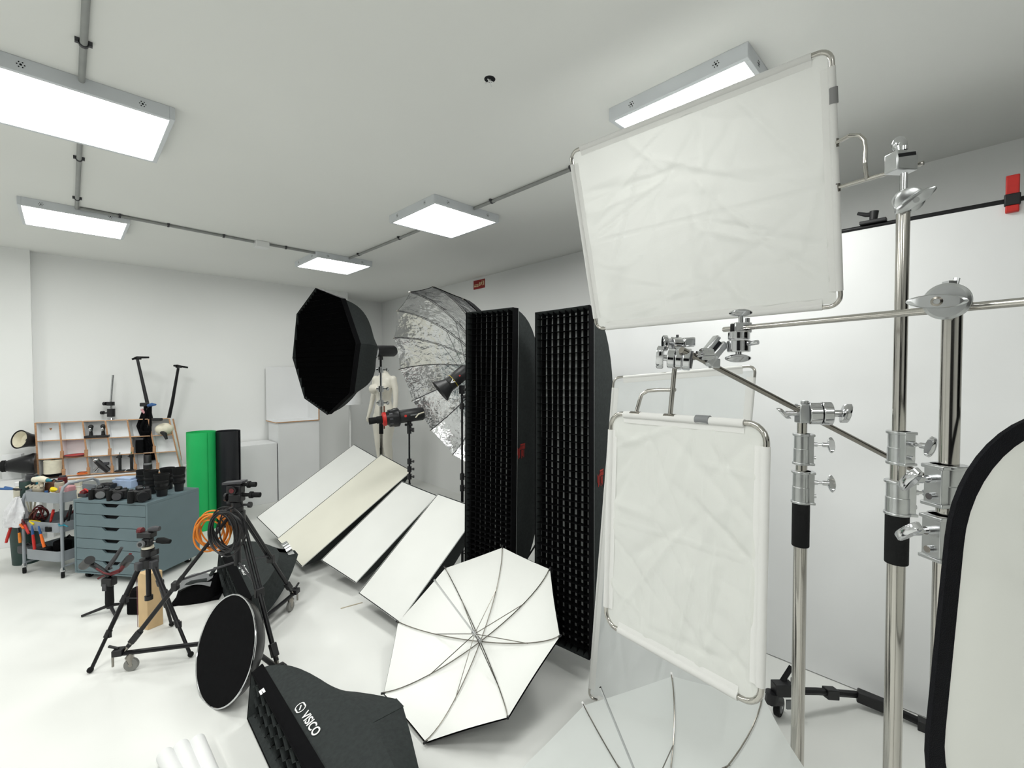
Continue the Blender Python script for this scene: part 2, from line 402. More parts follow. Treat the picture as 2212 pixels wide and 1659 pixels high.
# ------------------------------------------------------------------ softboxes
def softbox_shape(cor, back_c, ring_r, bow, pw=2.6):
    """cor: face corners in order; returns rods and panel functions"""
    n = len(cor); fc = sum(cor, V((0, 0, 0)))/n; ax = (back_c-fc).normalized(); ring = []
    if n == 4:      # square mount opening, whatever the shape of the face
        u = cor[1]-cor[0]; u = (u-ax*u.dot(ax)).normalized(); v = cor[3]-cor[0]; v = (v-ax*v.dot(ax)); v = (v-u*v.dot(u)).normalized()
        ring = [back_c+(u*a+v*b)*(ring_r*.72) for a, b in ((-1, -1), (1, -1), (1, 1), (-1, 1))]
    else:
        for c in cor:
            d = c-fc; d = d-ax*d.dot(ax); ring.append(back_c+d.normalized()*ring_r)
    def rod(k, t):
        k %= n; c = cor[k]; o = (c-fc).normalized()
        along = ax*((back_c-fc).dot(ax)); cl = c-fc; rl = ring[k]-back_c
        f = (1-bow)*(1-t)+bow*(1-t**pw)
        return c+(along-ax*((c-fc).dot(ax)))*t+(rl-cl)*(1-f)
    def pan(k): return lambda s, t: lerp(rod(k, t), rod(k+1, t), s)-((lerp(rod(k, t), rod(k+1, t), s)-lerp(fc, back_c, t)).normalized())*(.02*math.sin(PI*s)*math.sin(PI*t))
    return fc, ax, rod, pan
def softbox(name, label, cat, cor, back_c, ring_r, bow, face_mat, group=None, lip=0.0, grid=None, body='black_fabric', edge='soft_black', rim_r=.004, pw=2.6, ring_m='chrome'):
    fc, ax, rod, pan = softbox_shape(cor, back_c, ring_r, bow, pw); n = len(cor)
    base = V((fc.x, fc.y, min(p.z for p in cor)))
    t = thing(name, label, cat, base, group)
    for k in range(n): MB().surf(pan(k), 8, 12, .003).build('side_panel', body, t, smooth=60)
    inset = [lerp(c, fc, .004)+ax*lip for c in cor]
    MB().prism(inset, ax*.004).build('front_diffuser', face_mat, t)
    if ring_m: MB().lathe([(ring_r*.75, -.01), (ring_r*1.05, -.01), (ring_r*1.05, .03), (ring_r*.75, .03)], back_c, ax, 24, cap=False).build('speed_ring', ring_m, t)
    if ring_m: MB().cyl(back_c-ax*.004, back_c+ax*.005, ring_r, n=24).build('rear_cover', body, t)
    else: MB().prism([rod(k, 1) for k in range(n)], ax*.004).build('rear_cover', body, t)
    e = MB()
    e.tube([c for c in cor], rim_r, 6, closed=True); e.build('rim', edge, t)
    if lip:
        l = MB()
        for k in range(n):
            a, b = cor[k], cor[(k+1) % n]
            l.add([a, b, b+ax*lip, a+ax*lip], [(0, 1, 2, 3)])
        l.build('face_skirt', 'soft_black', t, smooth=0)
    if grid and n == 4:
        ex, ey = cor[1]-cor[0], cor[3]-cor[0]; nx, ny, dep = grid; g = MB(); jit = random.Random(3)
        for i in range(1, nx):
            ph, am = jit.uniform(0, 6), jit.uniform(.0005, .0025)
            f = lambda u, v, i=i, ph=ph, am=am: cor[0]+ex*(i/nx)+ey*u+ax*(lip-dep+dep*v)+ex.normalized()*(am*math.sin(u*18+ph))
            g.surf(f, 40, 1, .0015)
        for j in range(1, ny):
            ph, am = jit.uniform(0, 6), jit.uniform(.001, .004)
            f = lambda u, v, j=j, ph=ph, am=am: cor[0]+ey*(j/ny)+ex*u+ax*(lip-dep+dep*v)+ey.normalized()*(am*math.sin(u*5+ph))
            g.surf(f, 8, 1, .0015)
        tag(g.build('honeycomb_grid', 'soft_black', t, smooth=0), kind='stuff')
    return t, fc, ax, rod, pan
def on_panel(pan, px, py):
    best = None
    for i in range(41):
        for j in range(41):
            p = pan(i/40, j/40); q = PJ(p); e = (q[0]-px)**2+(q[1]-py)**2
            if best is None or e < best[0]: best = (e, i/40, j/40, p)
    e, s, u, p = best; s = min(max(s, .02), .98); u = min(max(u, .02), .98)
    du = pan(s, u+.02)-pan(s, u-.02); ds = pan(s+.02, u)-pan(s-.02, u); nn = ds.cross(du).normalized()
    if nn.dot(CAM-p) < 0: nn = -nn
    return p, nn, ds.normalized(), du.normalized()
def light_stand(t, base, top, r=.012, spread=.35, m='black_metal', legs=True, collars=()):
    """parts of a plain tripod light stand under thing t"""
    base, top = V(base), V(top)
    MB().cyl(base+V((0, 0, .08)), lerp(base, top, .55), r, n=10).build('lower_tube', m, t)
    MB().cyl(lerp(base, top, .5), top, r*.75, n=10).build('upper_tube', m, t)
    for f in collars or (.53,):
        c = lerp(base, top, f); k = MB(); k.cyl(c-V((0, 0, .025)), c+V((0, 0, .025)), r*1.7, n=12); k.cyl(c, c+rgt*.035, .006, n=8); k.cyl(c+rgt*.03, c+rgt*.045, .012, n=10); k.build('collar', 'black_plastic', t)
    if legs:
        for k in range(3):
            a = 2*PI*k/3+.5; d = V((math.cos(a), math.sin(a), 0))
            l = MB(); l.cyl(base+V((0, 0, .5))+d*r*1.2, base+d*spread+V((0, 0, .012)), .007, n=8); l.cyl(base+V((0, 0, .2)), base+d*spread*.6+V((0, 0, .21)), .004, n=6)
            l.build('leg', m, t)
            MB().ball(base+d*spread+V((0, 0, .012)), .012, n=8, m=6).build('rubber_foot', 'black_rubber', t)

# two tall gridded strip boxes
stripB = [V(p) for p in ((2.048, 1.886, 2.069), (2.074, 1.508, 2.077), (2.028, 1.465, .128), (2.001, 1.843, .12))]
stripA = [V(p) for p in ((1.785, 2.228, 2.077), (1.808, 1.837, 2.071), (1.815, 1.865, .122), (1.792, 2.256, .127))]
stripA = [about_cam(p, 1.1) for p in stripA]
for i in (2, 3): stripA[i].z = .37
for cor, lab, logo in ((stripA, 'tall black strip softbox with grid, farther of the two standing', (1128, 978)), (stripB, 'tall black strip softbox with grid, nearer and larger of the two standing', (1296, 1028))):
    fc = sum(cor, V((0, 0, 0)))/4; ax = (cor[1]-cor[0]).cross(cor[3]-cor[0]).normalized()
    if ax.x < 0: ax = -ax
    t, fc, ax, rod, pan = softbox('strip_softbox', lab, 'softbox', cor, fc+ax*.52, .075, .85, 'diffuser_grey', 'standing strip softboxes', lip=.05, grid=(9, 46, .042))
    bc = fc+ax*.52
    MB().cyl(bc, bc+ax*.22, .055, n=20).build('flash_head', 'black_plastic', t)
    light_stand(t, V((bc.x+.1, bc.y, 0)), bc+ax*.1-V((0, 0, .05)))
    pn = pan(1)
    p, nn, ds, du = on_panel(pn, *logo)
    up = V((0, 0, 1)); up = (up-nn*up.dot(nn)).normalized(); sd = up.cross(nn).normalized(); p = p+nn*.004
    lg = MB(); S = .0165
    for (x0, x1, y0, y1) in ((-.8, 1.6, 1.9, 2.5), (-.8, -.3, .3, 1.7), (.0, 1.0, .4, 1.7), (1.2, 1.6, .3, 1.7), (-1.4, -1.1, -2.6, 1.2), (-2.0, -1.7, -3.0, .9), (-.3, 0, -3.2, .1), (.25, .5, -2.4, .1), (.8, 1.05, -3.0, .1), (-2.4,-2.2,-1.5,1.4)):
        lg.box(p+sd*((x0+x1)/2*S*1.5)+up*((y0+y1)/2*S), ((x1-x0)*S*1.5, (y1-y0)*S, .001), (sd, up, nn))
    lg.build('red_logo', 'red_logo', t, label='red square logo on the side panel')

# four white-faced softboxes lying overlapped on the floor
SB = [([(1.893, 4.02, 1.044), (1.95, 3.531, .933), (1.136, 3.55, .432), (1.079, 4.039, .543)], 1.25, 'soft_white', 'white-faced softbox on the floor, farthest left of four'),
      ([(1.978, 3.664, .987), (1.999, 3.205, .909), (1.151, 3.261, .356), (1.13, 3.72, .435)], 1.2, 'soft_cream', 'cream-tinted softbox on the floor, second from the left of four'),
      ([(1.982, 3.324, .804), (2.052, 2.927, .75), (1.353, 2.863, .31), (1.283, 3.261, .364)], 1.15, 'soft_white', 'narrow white-faced softbox on the floor, third from the left'),
      ([(2.019, 2.87, .78), (2.048, 2.399, .758), (1.396, 2.385, .216), (1.368, 2.856, .238)], 1.08, 'soft_white', 'white-faced softbox on the floor touching the white umbrella')]
for cor, k, fm, lab in SB:
    cor = [about_cam(p, k) for p in cor]; fc = sum(cor, V((0, 0, 0)))/4
    ax = (cor[1]-cor[0]).cross(cor[3]-cor[0]).normalized()
    if ax.z > 0: ax = -ax
    dep = min(.42, (fc.z-.16)/abs(ax.z))
    t, *_ = softbox('floor_softbox', lab, 'softbox', cor, fc+ax*dep, .08, .25, fm, 'softboxes lying on the floor', lip=.002, edge='soft_white', rim_r=.0018)
    # rear support that carries the box on the floor
    bc = fc+ax*dep
    MB().cyl(bc+V((0, 0, .0)), V((bc.x, bc.y, 0)), .03, n=12).build('rear_prop', 'black_plastic', t)

# two logo strip boxes lying on the side
def visico(A, lab, txt_px, txt_size, tag_px, lx, ln, dp, rm, rr_):
    L = GR(lx, -math.sqrt(1-lx*lx), 0).normalized(); Rr = GR(math.sqrt(1-lx*lx), lx, 0).normalized(); H = .22
    c0 = A; c1 = A+L*ln; dn = V((0, 0, -H))
    cor = [c0, c1, c1+dn-Rr*.02, c0+dn-Rr*.02]
    fc = sum(cor, V((0, 0, 0)))/4
    t, fc, ax, rod, pan = softbox('logo_softbox', lab, 'softbox', cor, fc+Rr*dp+V((0, 0, .17)), rr_, .8, 'soft_black', 'lying black softboxes with lettering', lip=.05, pw=2.6, ring_m=rm)
    # triangular grid flaps in the opening
    g = MB(); n = 18
    for i in range(n):
        for j in range(3):
            p = lerp(cor[0], cor[1], (i+.5*(j % 2)+.25)/n)+dn*((j+.5)/3); e = L*(ln/n*.5); q = p-Rr*(-.03)
            g.add([p-e, p+dn*.15+Rr*.0, p+e, q+Rr*.02, p-dn*.15], [(0, 1, 3), (1, 2, 3), (2, 4, 3), (4, 0, 3)])
    tag(g.build('honeycomb_grid', 'black_fabric', t, smooth=0), kind='stuff')
    pn = pan(0); p, nn, ds, du = on_panel(pn, *txt_px)
    if nn.z < 0: nn = -nn
    ex = (L-nn*L.dot(nn)).normalized(); ey = nn.cross(ex).normalized()
    p = p+nn*.003
    text_mesh('VISICO', txt_size, p+ex*txt_size*.35, ex, ey).build('lettering', 'print_white', t, label='white VISICO lettering')
    m = MB(); o = p-ex*txt_size*2.15
    for s in (1, -1):
        pts = [o+ex*(s*txt_size*(.18+.26*math.cos(aa))*1)+ey*(txt_size*.34*math.sin(aa)) for aa in [(-2.0+4.0*k/14)*s for k in range(15)]]
        pts2 = [o+ex*(s*txt_size*(.13+.40*math.cos(aa)))+ey*(txt_size*.46*math.sin(aa)) for aa in [(-2.1+4.2*k/14)*s for k in range(15)]]
        n0 = 15; m.add(pts+pts2, [(k, k+1, n0+k+1, n0+k) for k in range(14)])
    m.box(o, (txt_size*.5, txt_size*.12, .0008), (( ex*.8-ey*.6).normalized(), (ex*.6+ey*.8).normalized(), nn))
    m.build('emblem', 'print_white', t, smooth=0, label='white round swirl emblem')
    q, n2, *_ = on_panel(pn, *tag_px)
    MB().box(q+nn*.003, (.032, .022, .001), (ex, ey, nn)).build('care_label', 'print_white', t, label='small white tag at the edge')
    return t
visico(GR(-1.275, 2.2, .235), 'large black VISICO softbox lying in the near foreground', (668, 1562), .047, (559, 1503), .68, 1.5, .33, None, .045)
visico(GR(-2.44, 3.77, .235), 'black VISICO softbox lying farther back behind the large tripod', (528, 1232), .047, (478, 1203), .63, 1.15, .40, 'chrome', .07)

# ------------------------------------------------------------------ octagonal softbox on a chrome stand
oc = about_cam((1.734, 4.343, 1.907), 1.14); on = V((-.994, -.101, -.041)).normalized(); R = .684
e1 = V((0, 0, 1)).cross(on).normalized(); e2 = on.cross(e1)
cor = [oc+(e1*math.cos(1.655-2*PI*k/8)+e2*math.sin(1.655-2*PI*k/8))*R for k in range(8)]
t, fc, ax, rod, pan = softbox('octagonal_softbox', 'big black eight-sided softbox raised on a chrome stand', 'softbox', cor, oc-on*.62, .09, .75, 'soft_black', lip=.05)
g = MB()
for i in range(-11, 12):
    x = i*.055
    for (aa, bb) in ((e1, e2), (e2, e1)):
        lo_, hi_ = -9, 9     # clip the strip to the octagon
        for k in range(8):
            mid_ = ((cor[k]+cor[(k+1) % 8])/2-oc); mn = mid_.normalized(); lim = mid_.length*.985-x*aa.dot(mn); q_ = bb.dot(mn)
            if abs(q_) < 1e-6: continue
            if q_ > 0: hi_ = min(hi_, lim/q_)
            else: lo_ = max(lo_, lim/q_)
        if hi_ <= lo_: continue
        a1, a2 = oc+aa*x+bb*lo_, oc+aa*x+bb*hi_
        g.add([a1-on*.002, a2-on*.002, a2-on*.045, a1-on*.045], [(0, 1, 2, 3)])
tag(g.build('honeycomb_grid', 'soft_black', t, smooth=0), kind='stuff')
bc = oc-on*.62
MB().lathe([(.06, 0), (.068, .02), (.068, .30), (.05, .33)], bc, -on, 24).build('flash_head', 'black_plastic', t)
sp = W(840, 790, 5.35); sp = V((bc.x-on.x*.12, bc.y-on.y*.12, 0))
fz = bc.z
m = MB(); m.cyl(sp+V((0, 0, fz-.2)), sp+V((0, 0, fz-.06)), .014); m.box(sp+V((0, 0, fz-.075)), (.04, .04, .05)); m.build('bracket', 'black_plastic', t)
for z0, z1, r, mm in ((.95, fz-.2, .014, 'chrome'), (.55, 1.3, .018, 'nickel'), (.1, .8, .022, 'nickel')):
    MB().cyl(sp+V((0, 0, z0)), sp+V((0, 0, z1)), r, n=12).build('stand_tube', mm, t)
for zz in (fz-.22, fz-.45, fz-.62):
    m = MB(); m.cyl(sp+V((0, 0, zz-.035)), sp+V((0, 0, zz+.035)), .032, n=14); m.cyl(sp+V((0, 0, zz)), sp+V((0, 0, zz))+rgt*.07, .01, n=8); m.ball(sp+V((0, 0, zz))+rgt*.08, (.022, .012, .022), (rgt, fwd, upv)); m.cyl(sp+V((0, 0, zz)), sp+V((0, 0, zz))-rgt*.05, .02, n=10); m.build('collar', 'cast_alu', t)
MB().cyl(sp+V((0, 0, .97)), sp+V((0, 0, 1.13)), .026, n=14).build('grip_sleeve', 'black_rubber', t)
for k in range(3):
    a = 2*PI*k/3; d = V((math.cos(a), math.sin(a), 0)); MB().tube([sp+V((0, 0, .25)), sp+d*.1+V((0, 0, .26)), sp+d*.45+V((0, 0, .012))], .012, 8).build('leg', 'nickel', t)

# ------------------------------------------------------------------ umbrellas
def umbrella(name, label, cen, nrm, R, phase, N, depth, inner, outer, cw=-1, shaft_out=.35, shaft_m='chrome', rib_m='nickel', sag=.05, ferr='black_plastic', group=None, shaft_r=.005, back=True, rib_r=.0028, bulge=.2):
    n = nrm.normalized(); e1 = V((0, 0, 1)).cross(n).normalized(); e2 = n.cross(e1)
    hub = cen-n*depth
    def dirk(k): a = phase+cw*2*PI*k/N; return e1*math.cos(a)+e2*math.sin(a)
    def rib(k, t, off=0):
        return hub+dirk(k)*(R*math.sin(t*1.22)/math.sin(1.22))+n*(depth*(1-math.cos(t*1.22))/(1-math.cos(1.22))+off)
    lo = min((rib(k, 1) for k in range(N)), key=lambda p: p.z)
    t = thing(name, label, 'umbrella', (cen.x, cen.y, min(lo.z, hub.z)), group)
    for k in range(N):
        def pf(s, u, k=k):
            p = lerp(rib(k, u), rib(k+1, u), s); return p-(p-cen).normalized()*(sag*R*u*u*math.sin(PI*s))*.6+n*(sag*bulge*R*math.sin(PI*s)*u)
        MB().surf(pf, 8, 12).build('canopy_panel', inner, t, smooth=60)
        if back:
            MB().surf(lambda s, u: pf(s, u)-n*.003-(cen+n*.3-pf(s, u)).normalized()*.002+(pf(s, 1)-cen).normalized()*(.003*u), 8, 12).build('backing_panel', outer, t, smooth=60)
    for k in range(N):
        MB().tube([rib(k, u/12, .008) for u in range(0, 13)], rib_r, 6).build('rib', rib_m, t)
        p = rib(k, 1, .002); d = (rib(k, 1)-rib(k, .93)).normalized()
        MB().cyl(p-d*.008, p+d*.014, rib_r*2, n=8).build('rib_tip', ferr, t)
    runner = hub+n*(depth*.62)
    for k in range(N):
        MB().cyl(runner, rib(k, .48, .004), rib_r*.8, n=6).build('stretcher', rib_m, t)
    MB().cyl(hub-n*.03, cen+n*shaft_out, shaft_r, n=10).build('shaft', shaft_m, t)
    m = MB(); m.cyl(hub, hub+n*.03, shaft_r*2.4, n=12); m.cyl(runner-n*.02, runner+n*.02, shaft_r*2.4, n=12); m.build('runner', shaft_m, t)
    return t, hub, n
umbrella('white_umbrella', 'open white umbrella with black edge lying on the floor', about_cam((1.46, 1.793, .394), 1.069), V((-.567, -.002, .824)), .535, 1.92, 8, .13, 'umb_white', 'soft_black', shaft_out=.42, sag=.012)
umbrella('translucent_umbrella', 'sheer white umbrella lying open at the bottom edge of the picture', about_cam((1.24, .706, .443), 1.12), V((-.179, .37, .912)), .56, 4.512, 8, .17, 'shoot_through', 'shoot_through', shaft_out=.33, sag=.025, ferr='print_white', back=False, shaft_r=.004)
sc, sn = about_cam((2.287, 2.97, 1.574), 1.15), V((-.912, .04, -.408)).normalized()
t, hub, n = umbrella('silver_umbrella', 'huge silver-lined umbrella behind the strip softboxes', sc, sn, .85*1.15, 1.357, 16, .42, 'silver_foil', 'soft_black', cw=1, shaft_out=.15, sag=.012, bulge=-.5, ferr='nickel', rib_m='dark_grey', shaft_r=.007)
st = sc+sn*.02; bp = V((st.x+.04, st.y-.06, 0))
bp = V((hub.x+.12, hub.y, 0))
light_stand(t, bp, V((bp.x, bp.y, hub.z+.03)), spread=.4)
MB().cyl(hub, V((bp.x, bp.y, hub.z+.05)), .012, n=10).build('bracket', 'black_plastic', t)

# ------------------------------------------------------------------ monolight and spot light on black stands
p = W(972, 826, 3.75); d = (W(952, 846, 3.74)-W(1002, 806, 3.80)).normalized()
base = W(998, 860, 3.78); base.z = 0
t = thing('flash_light', 'black flash head with flared reflector tilted before the silver umbrella', 'studio light', base)
q = W(985, 818, 3.8)
MB().lathe([(.052, -.12), (.06, -.11), (.06, .07), (.052, .08)], q, d, 24).build('body', 'black_plastic', t)
MB().lathe([(.06, .08), (.064, .10), (.10, .17), (.098, .17), (.058, .10)], q, d, 28, cap=False).build('reflector', 'black_plastic', t)
MB().cyl(q+d*.10, q+d*.104, .058, n=24).build('lamp_face', 'dark_inside', t)
u1, u2 = perp(d)
MB().ring(q+d*.03, d, .0602, .0015, 30, 6).build('trim_ring', 'yellow', t, label='thin yellow-green ring')
side = (CAM-q); side = (side-d*side.dot(d)).normalized(); al = d.cross(side)
tx = text_mesh('A', .05, q+side*.0612+d*.045, -al if (-al).z > 0 else al, d if False else (side.cross(-al if (-al).z > 0 else al))); tx.build('lettering', 'print_white', t, label='white letter A')
m = MB(); m.box(q+d*-.03+side*.061, (.012, .012, .001), (d, al, side)); m.build('red_dot', 'red', t)
m = MB(); m.box(V((base.x, base.y, q.z-.09)), (.035, .035, .07)); m.cyl(V((base.x, base.y, q.z-.09)), V((base.x, base.y, q.z-.09))+rgt*.05, .012, n=10); m.cyl(V((base.x, base.y, q.z-.15)), V((base.x, base.y, q.z-.15))+rgt*.04, .014, n=10); m.build('tilt_bracket', 'black_plastic', t)
light_stand(t, base, V((base.x, base.y, q.z-.07)), spread=.4, collars=(.47, .53, .9))
# spot
a, b = W(915, 893, 4.35), W(797, 910, 4.15); d = (b-a).normalized(); base = W(884, 930, 4.3); base.z = 0
t = thing('spot_light', 'black spot projector light with red ring and long snout', 'studio light', base)
Ln = (b-a).length
MB().lathe([(.052, 0), (.062, .015), (.062, Ln*.48), (.055, Ln*.5)], a, d, 28).build('body', 'black_plastic', t)
MB().lathe([(.078, Ln*.46), (.088, Ln*.48), (.088, Ln*.55), (.075, Ln*.62), (.058, Ln*.70)], a, d, 28).build('condenser', 'black_metal', t)
fin = MB(); u1, u2 = perp(d)
for k in range(10):
    aa = 2*PI*k/10; o = u1*math.cos(aa)+u2*math.sin(aa); fin.box(a+d*(Ln*.60)+o*.076, (.05, .016, .008), (d, d.cross(o), o))
tag(fin.build('cooling_fins', 'dark_grey', t), kind='stuff')
MB().lathe([(.055, Ln*.70), (.064, Ln*.70), (.064, Ln*.755), (.05, Ln*.765)], a, d, 28).build('red_ring', 'red', t)
MB().lathe([(.034, Ln*.76), (.034, Ln*.86), (.029, Ln*.87), (.031, Ln), (.024, Ln), (.022, Ln*.9)], a, d, 24).build('snout', 'black_rubber', t)
m = MB(); s0 = a+d*(Ln*.73); m.cyl(s0+V((0, 0, .05)), s0+V((0, 0, .12)), .007, n=8); m.cyl(s0-V((0, 0, .05)), s0-V((0, 0, .09)), .007, n=8); m.build('shutter_lever', 'brown', t)
MB().tube([a+d*.0+side*.06+V((0, 0, .01)), a+d*.05+side*.075+V((0, 0, .0)), a+d*.08+side*.07-V((0, 0, .03))], .006, 6).build('handle', 'cream', t)
sv = (CAM-a); sv = (sv-d*sv.dot(d)).normalized(); tl = sv.cross(-d) if sv.cross(-d).z > 0 else -sv.cross(-d)
lb = MB(); lb.box(a+d*(Ln*.17)+sv*.0625, (.10, .012, .001), (d, tl, sv)); lb.build('lettering', 'mid_grey', t, label='small grey lettering strip')
lb = MB(); lb.cyl(a+d*(Ln*.36)+sv*.061, a+d*(Ln*.36)+sv*.0632, .012, n=14); lb.build('red_dot', 'red', t)
top = V((base.x, base.y, W(884, 906, 4.3).z))
m = MB(); m.box(top-V((0, 0, .045)), (.03, .03, .09)); m.cyl(top-V((0, 0, .05))-rgt*.04, top-V((0, 0, .05))+rgt*.03, .012, n=10); m.cyl(top-V((0, 0, .09)), top-V((0, 0, .09))+rgt*.045, .013, n=10); m.build('tilt_bracket', 'black_plastic', t)
light_stand(t, base, top-V((0, 0, .06)), spread=.42, collars=(.60, .66, .72, .96))

# ------------------------------------------------------------------ white diffusion frames
def wrinkle_field(seed, n, amp):
    rd = random.Random(seed); cs = []
    for _ in range(n):
        cs.append((rd.random(), rd.random(), rd.uniform(0, PI), rd.uniform(.15, .5), rd.uniform(.006, .02), rd.uniform(-1, 1)*amp))
    def f(u, v):
        z = 0
        for (x, y, a, l, w, m) in cs:
            dx, dy = u-x, v-y; s = dx*math.cos(a)+dy*math.sin(a); h = -dx*math.sin(a)+dy*math.cos(a)
            if abs(s) < l and abs(h) < w*4:
                g = (1-(s/l)**2); z += m*g*math.exp(-(h/(w*(.5+g)))**2)
        z += amp*.6*noise.noise(V((u*3+seed, v*3, 0)))
        z += amp*.55*(1-abs(noise.noise(V((u*2.6+seed*1.7, v*2.6, 4)))))**9-amp*.45*(1-abs(noise.noise(V((u*3.4-seed, v*3.4, 9)))))**10
        return z*min(1, min(u, 1-u, v, 1-v)*12)
    return f
def silk_frame(name, label, cor, silk, seed, rod_r=.0072, sl=.011, gap=.05, cr=.035, group='white diffusion frames', amp=.006, nw=26, folds=True, tabs=(), metal='steel', sleeves=True):
    TL, TR, BR, BL = cor; ex, ey = (TR-TL), (BL-TL); w, h = ex.length, ey.length; ux, uy = ex/w, ey/h; nz = ux.cross(uy).normalized()
    if nz.dot(CAM-TL) < 0: nz = -nz
    base = (BL+BR)/2
    t = thing(name, label, 'diffusion frame', base, group)
    out = [TL+ux*(x+w/2)+uy*(y+h/2) for x, y in rrect(w, h, cr, 6)]
    MB().tube(out, rod_r, 10, closed=True).build('frame_tube', metal, t)
    wf = wrinkle_field(seed, nw, amp); nu, nv = 84, 84
    def sf(u, v):
        uu, vv = u, v
        z = wf(u, v)
        if folds:
            e = min(1, min(u, 1-u, v, 1-v)*10)
            z += e*amp*.45*(math.exp(-((v-.5)/.006)**2)-math.exp(-((u-.36)/.005)**2)*.8+math.exp(-((u-.68)/.005)**2)*.6)
        # corners: cut back a little where the tube shows
        return TL+ux*(w*(.012+.976*uu))+uy*(h*(.012+.976*vv))+nz*z
    MB().surf(sf, nu, nv).build('silk', silk, t, smooth=180)
    if sleeves:
        for p, q in ((TL, TR), (TR, BR), (BR, BL), (BL, TL)):
            d = (q-p).normalized(); L = (q-p).length; pts = []; rr = []
            inn = (TL+BR)/2-(p+q)/2; inn = (inn-d*inn.dot(d)).normalized()
            k = 26
            for i in range(k+1):
                s = gap+(L-2*gap)*i/k; pts.append(p+d*s+inn*.002+nz*(.0012*noise.noise(V((s*14, seed, 0))))); rr.append(sl*(1+.08*noise.noise(V((s*18, seed+3, 1)))))
            MB().tube(pts, rr, 12).build('hem_sleeve', 'sleeve', t)
            m = MB()
            m.surf(lambda u, v: p+d*(gap+(L-2*gap)*u)+inn*(.004+.026*v)+nz*(.004*(1-v)+.0015), 20, 2)
            m.build('hem_strip', 'sleeve', t)
    for (side, f, mm) in tabs:
        p, q = {'t': (TL, TR), 'r': (TR, BR)}[side]; d = (q-p).normalized(); c = lerp(p, q, f)
        MB().cyl(c-d*.022, c+d*.022, sl*1.12, n=14).build('fabric_tab', mm, t)
    return t, ux, uy, nz
# high frame
TOP = [V(p) for p in ((1.544, 1.223, 2.635), (1.621, .316, 2.654), (1.821, .318, 1.921), (1.744, 1.225, 1.902))]
t, ux, uy, nz = silk_frame('diffusion_frame', 'largest white silk frame, raised high under the ceiling', TOP, 'silk', 11, tabs=(('r', .17, 'grey_tape'),), nw=60, amp=.013)
S2 = W(1943, 860, 1.25); S2.z = 0
c1 = lerp(TOP[1], TOP[2], .345); c2 = lerp(TOP[1], TOP[2], .515)
eo = W(1995, 352, 1.23); k1 = lerp(c2, eo, .38)
MB().cyl(c2, eo, .0062, n=10).build('mount_rod', 'steel', t)
o1 = W(1835, 293, 1.33); o2 = W(1856, 292, 1.32); o3 = W(1867, 303, 1.31); o4 = W(1869, 322, 1.31)
MB().tube([c1, o1, o2, o3, o4, W(1868, 350, 1.31), k1], .0058, 10).build('brace_rod', 'steel', t)
for c in (c1, c2):
    d = (TOP[2]-TOP[1]).normalized(); MB().cyl(c-d*.012, c+d*.012, .0105, n=12).build('rod_joint', 'nickel', t)
# lower frame hanging from the grip heads
LOW = [V(p) for p in ((1.42, .932, 1.555), (1.348, .395, 1.562), (1.313, .391, .802), (1.385, .928, .796))]
LOWC = LOW
t, ux, uy, nz = silk_frame('diffusion_frame', 'white silk frame hanging low before the chrome stands', LOW, 'silk_thin', 23, rod_r=.0085, sl=.0125, gap=.06, cr=.05, tabs=(('t', .66, 'mid_grey'),), nw=70, amp=.010)
hA = lerp(LOW[0], LOW[1], .20); hB = lerp(LOW[0], LOW[1], .45)
dB = (hB-CAM).dot(fwd); dA = (hA-CAM).dot(fwd)
gtop = W(1461, 760, dB)
MB().cyl(hB, gtop, .0075, n=10).build('mount_rod', 'steel', t)
MB().tube([hA, W(1381, 868, dA), W(1386, 852, dA*.995), W(1400, 844, dA*.99), W(1425, 842, lerp(dA, dB, .5)), W(1458, 842, dB)], .0066, 10).build('brace_rod', 'steel', t)
for c in (hA, hB):
    d = (LOW[1]-LOW[0]).normalized(); MB().cyl(c-d*.02, c+d*.02, .0118, n=12).build('rod_joint', 'nickel', t)
# rear frame leaning between the strip box and the lower frame
TLr, BLr = W(1326, 816, 2.30), AZ(1272, 1506, .015)
TRr = W(1632, 790, 1.95); BRr = BLr+(TRr-TLr); BRr.z = .015
silk_frame('diffusion_frame', 'tall sheer white frame standing on the floor behind the lower frame', [TLr, TRr, BRr, BLr], 'silk_sheer', 41, rod_r=.006, sl=.008, gap=.05, cr=.03, amp=.006, nw=20)

# ------------------------------------------------------------------ chrome grip stands
def wing(mb, c, long, wide, thin, L, Wd, T):
    """flat wing handle, fat in the middle"""
    prof = []
    N = 18
    for i in range(N):
        a = 2*PI*i/N; x = math.cos(a); y = math.sin(a)
        prof.append(c+long*(L/2*(abs(x)**.75)*(1 if x > 0 else -1))+wide*(Wd/2*y*(1-.25*abs(x))))
    a = [p-thin*(T/2) for p in prof]; b = [p+thin*(T/2) for p in prof]
    a2 = [lerp(p, c-thin*(T/2), .12)-thin*(T*.18) for p in a]; b2 = [lerp(p, c+thin*(T/2), .12)+thin*(T*.18) for p in b]
    vs = a2+a+b+b2; fs = [tuple(range(N-1, -1, -1)), tuple(range(3*N, 4*N))]
    for j in range(3): fs += [(j*N+i, j*N+(i+1) % N, (j+1)*N+(i+1) % N, (j+1)*N+i) for i in range(N)]
    mb.add(vs, fs)
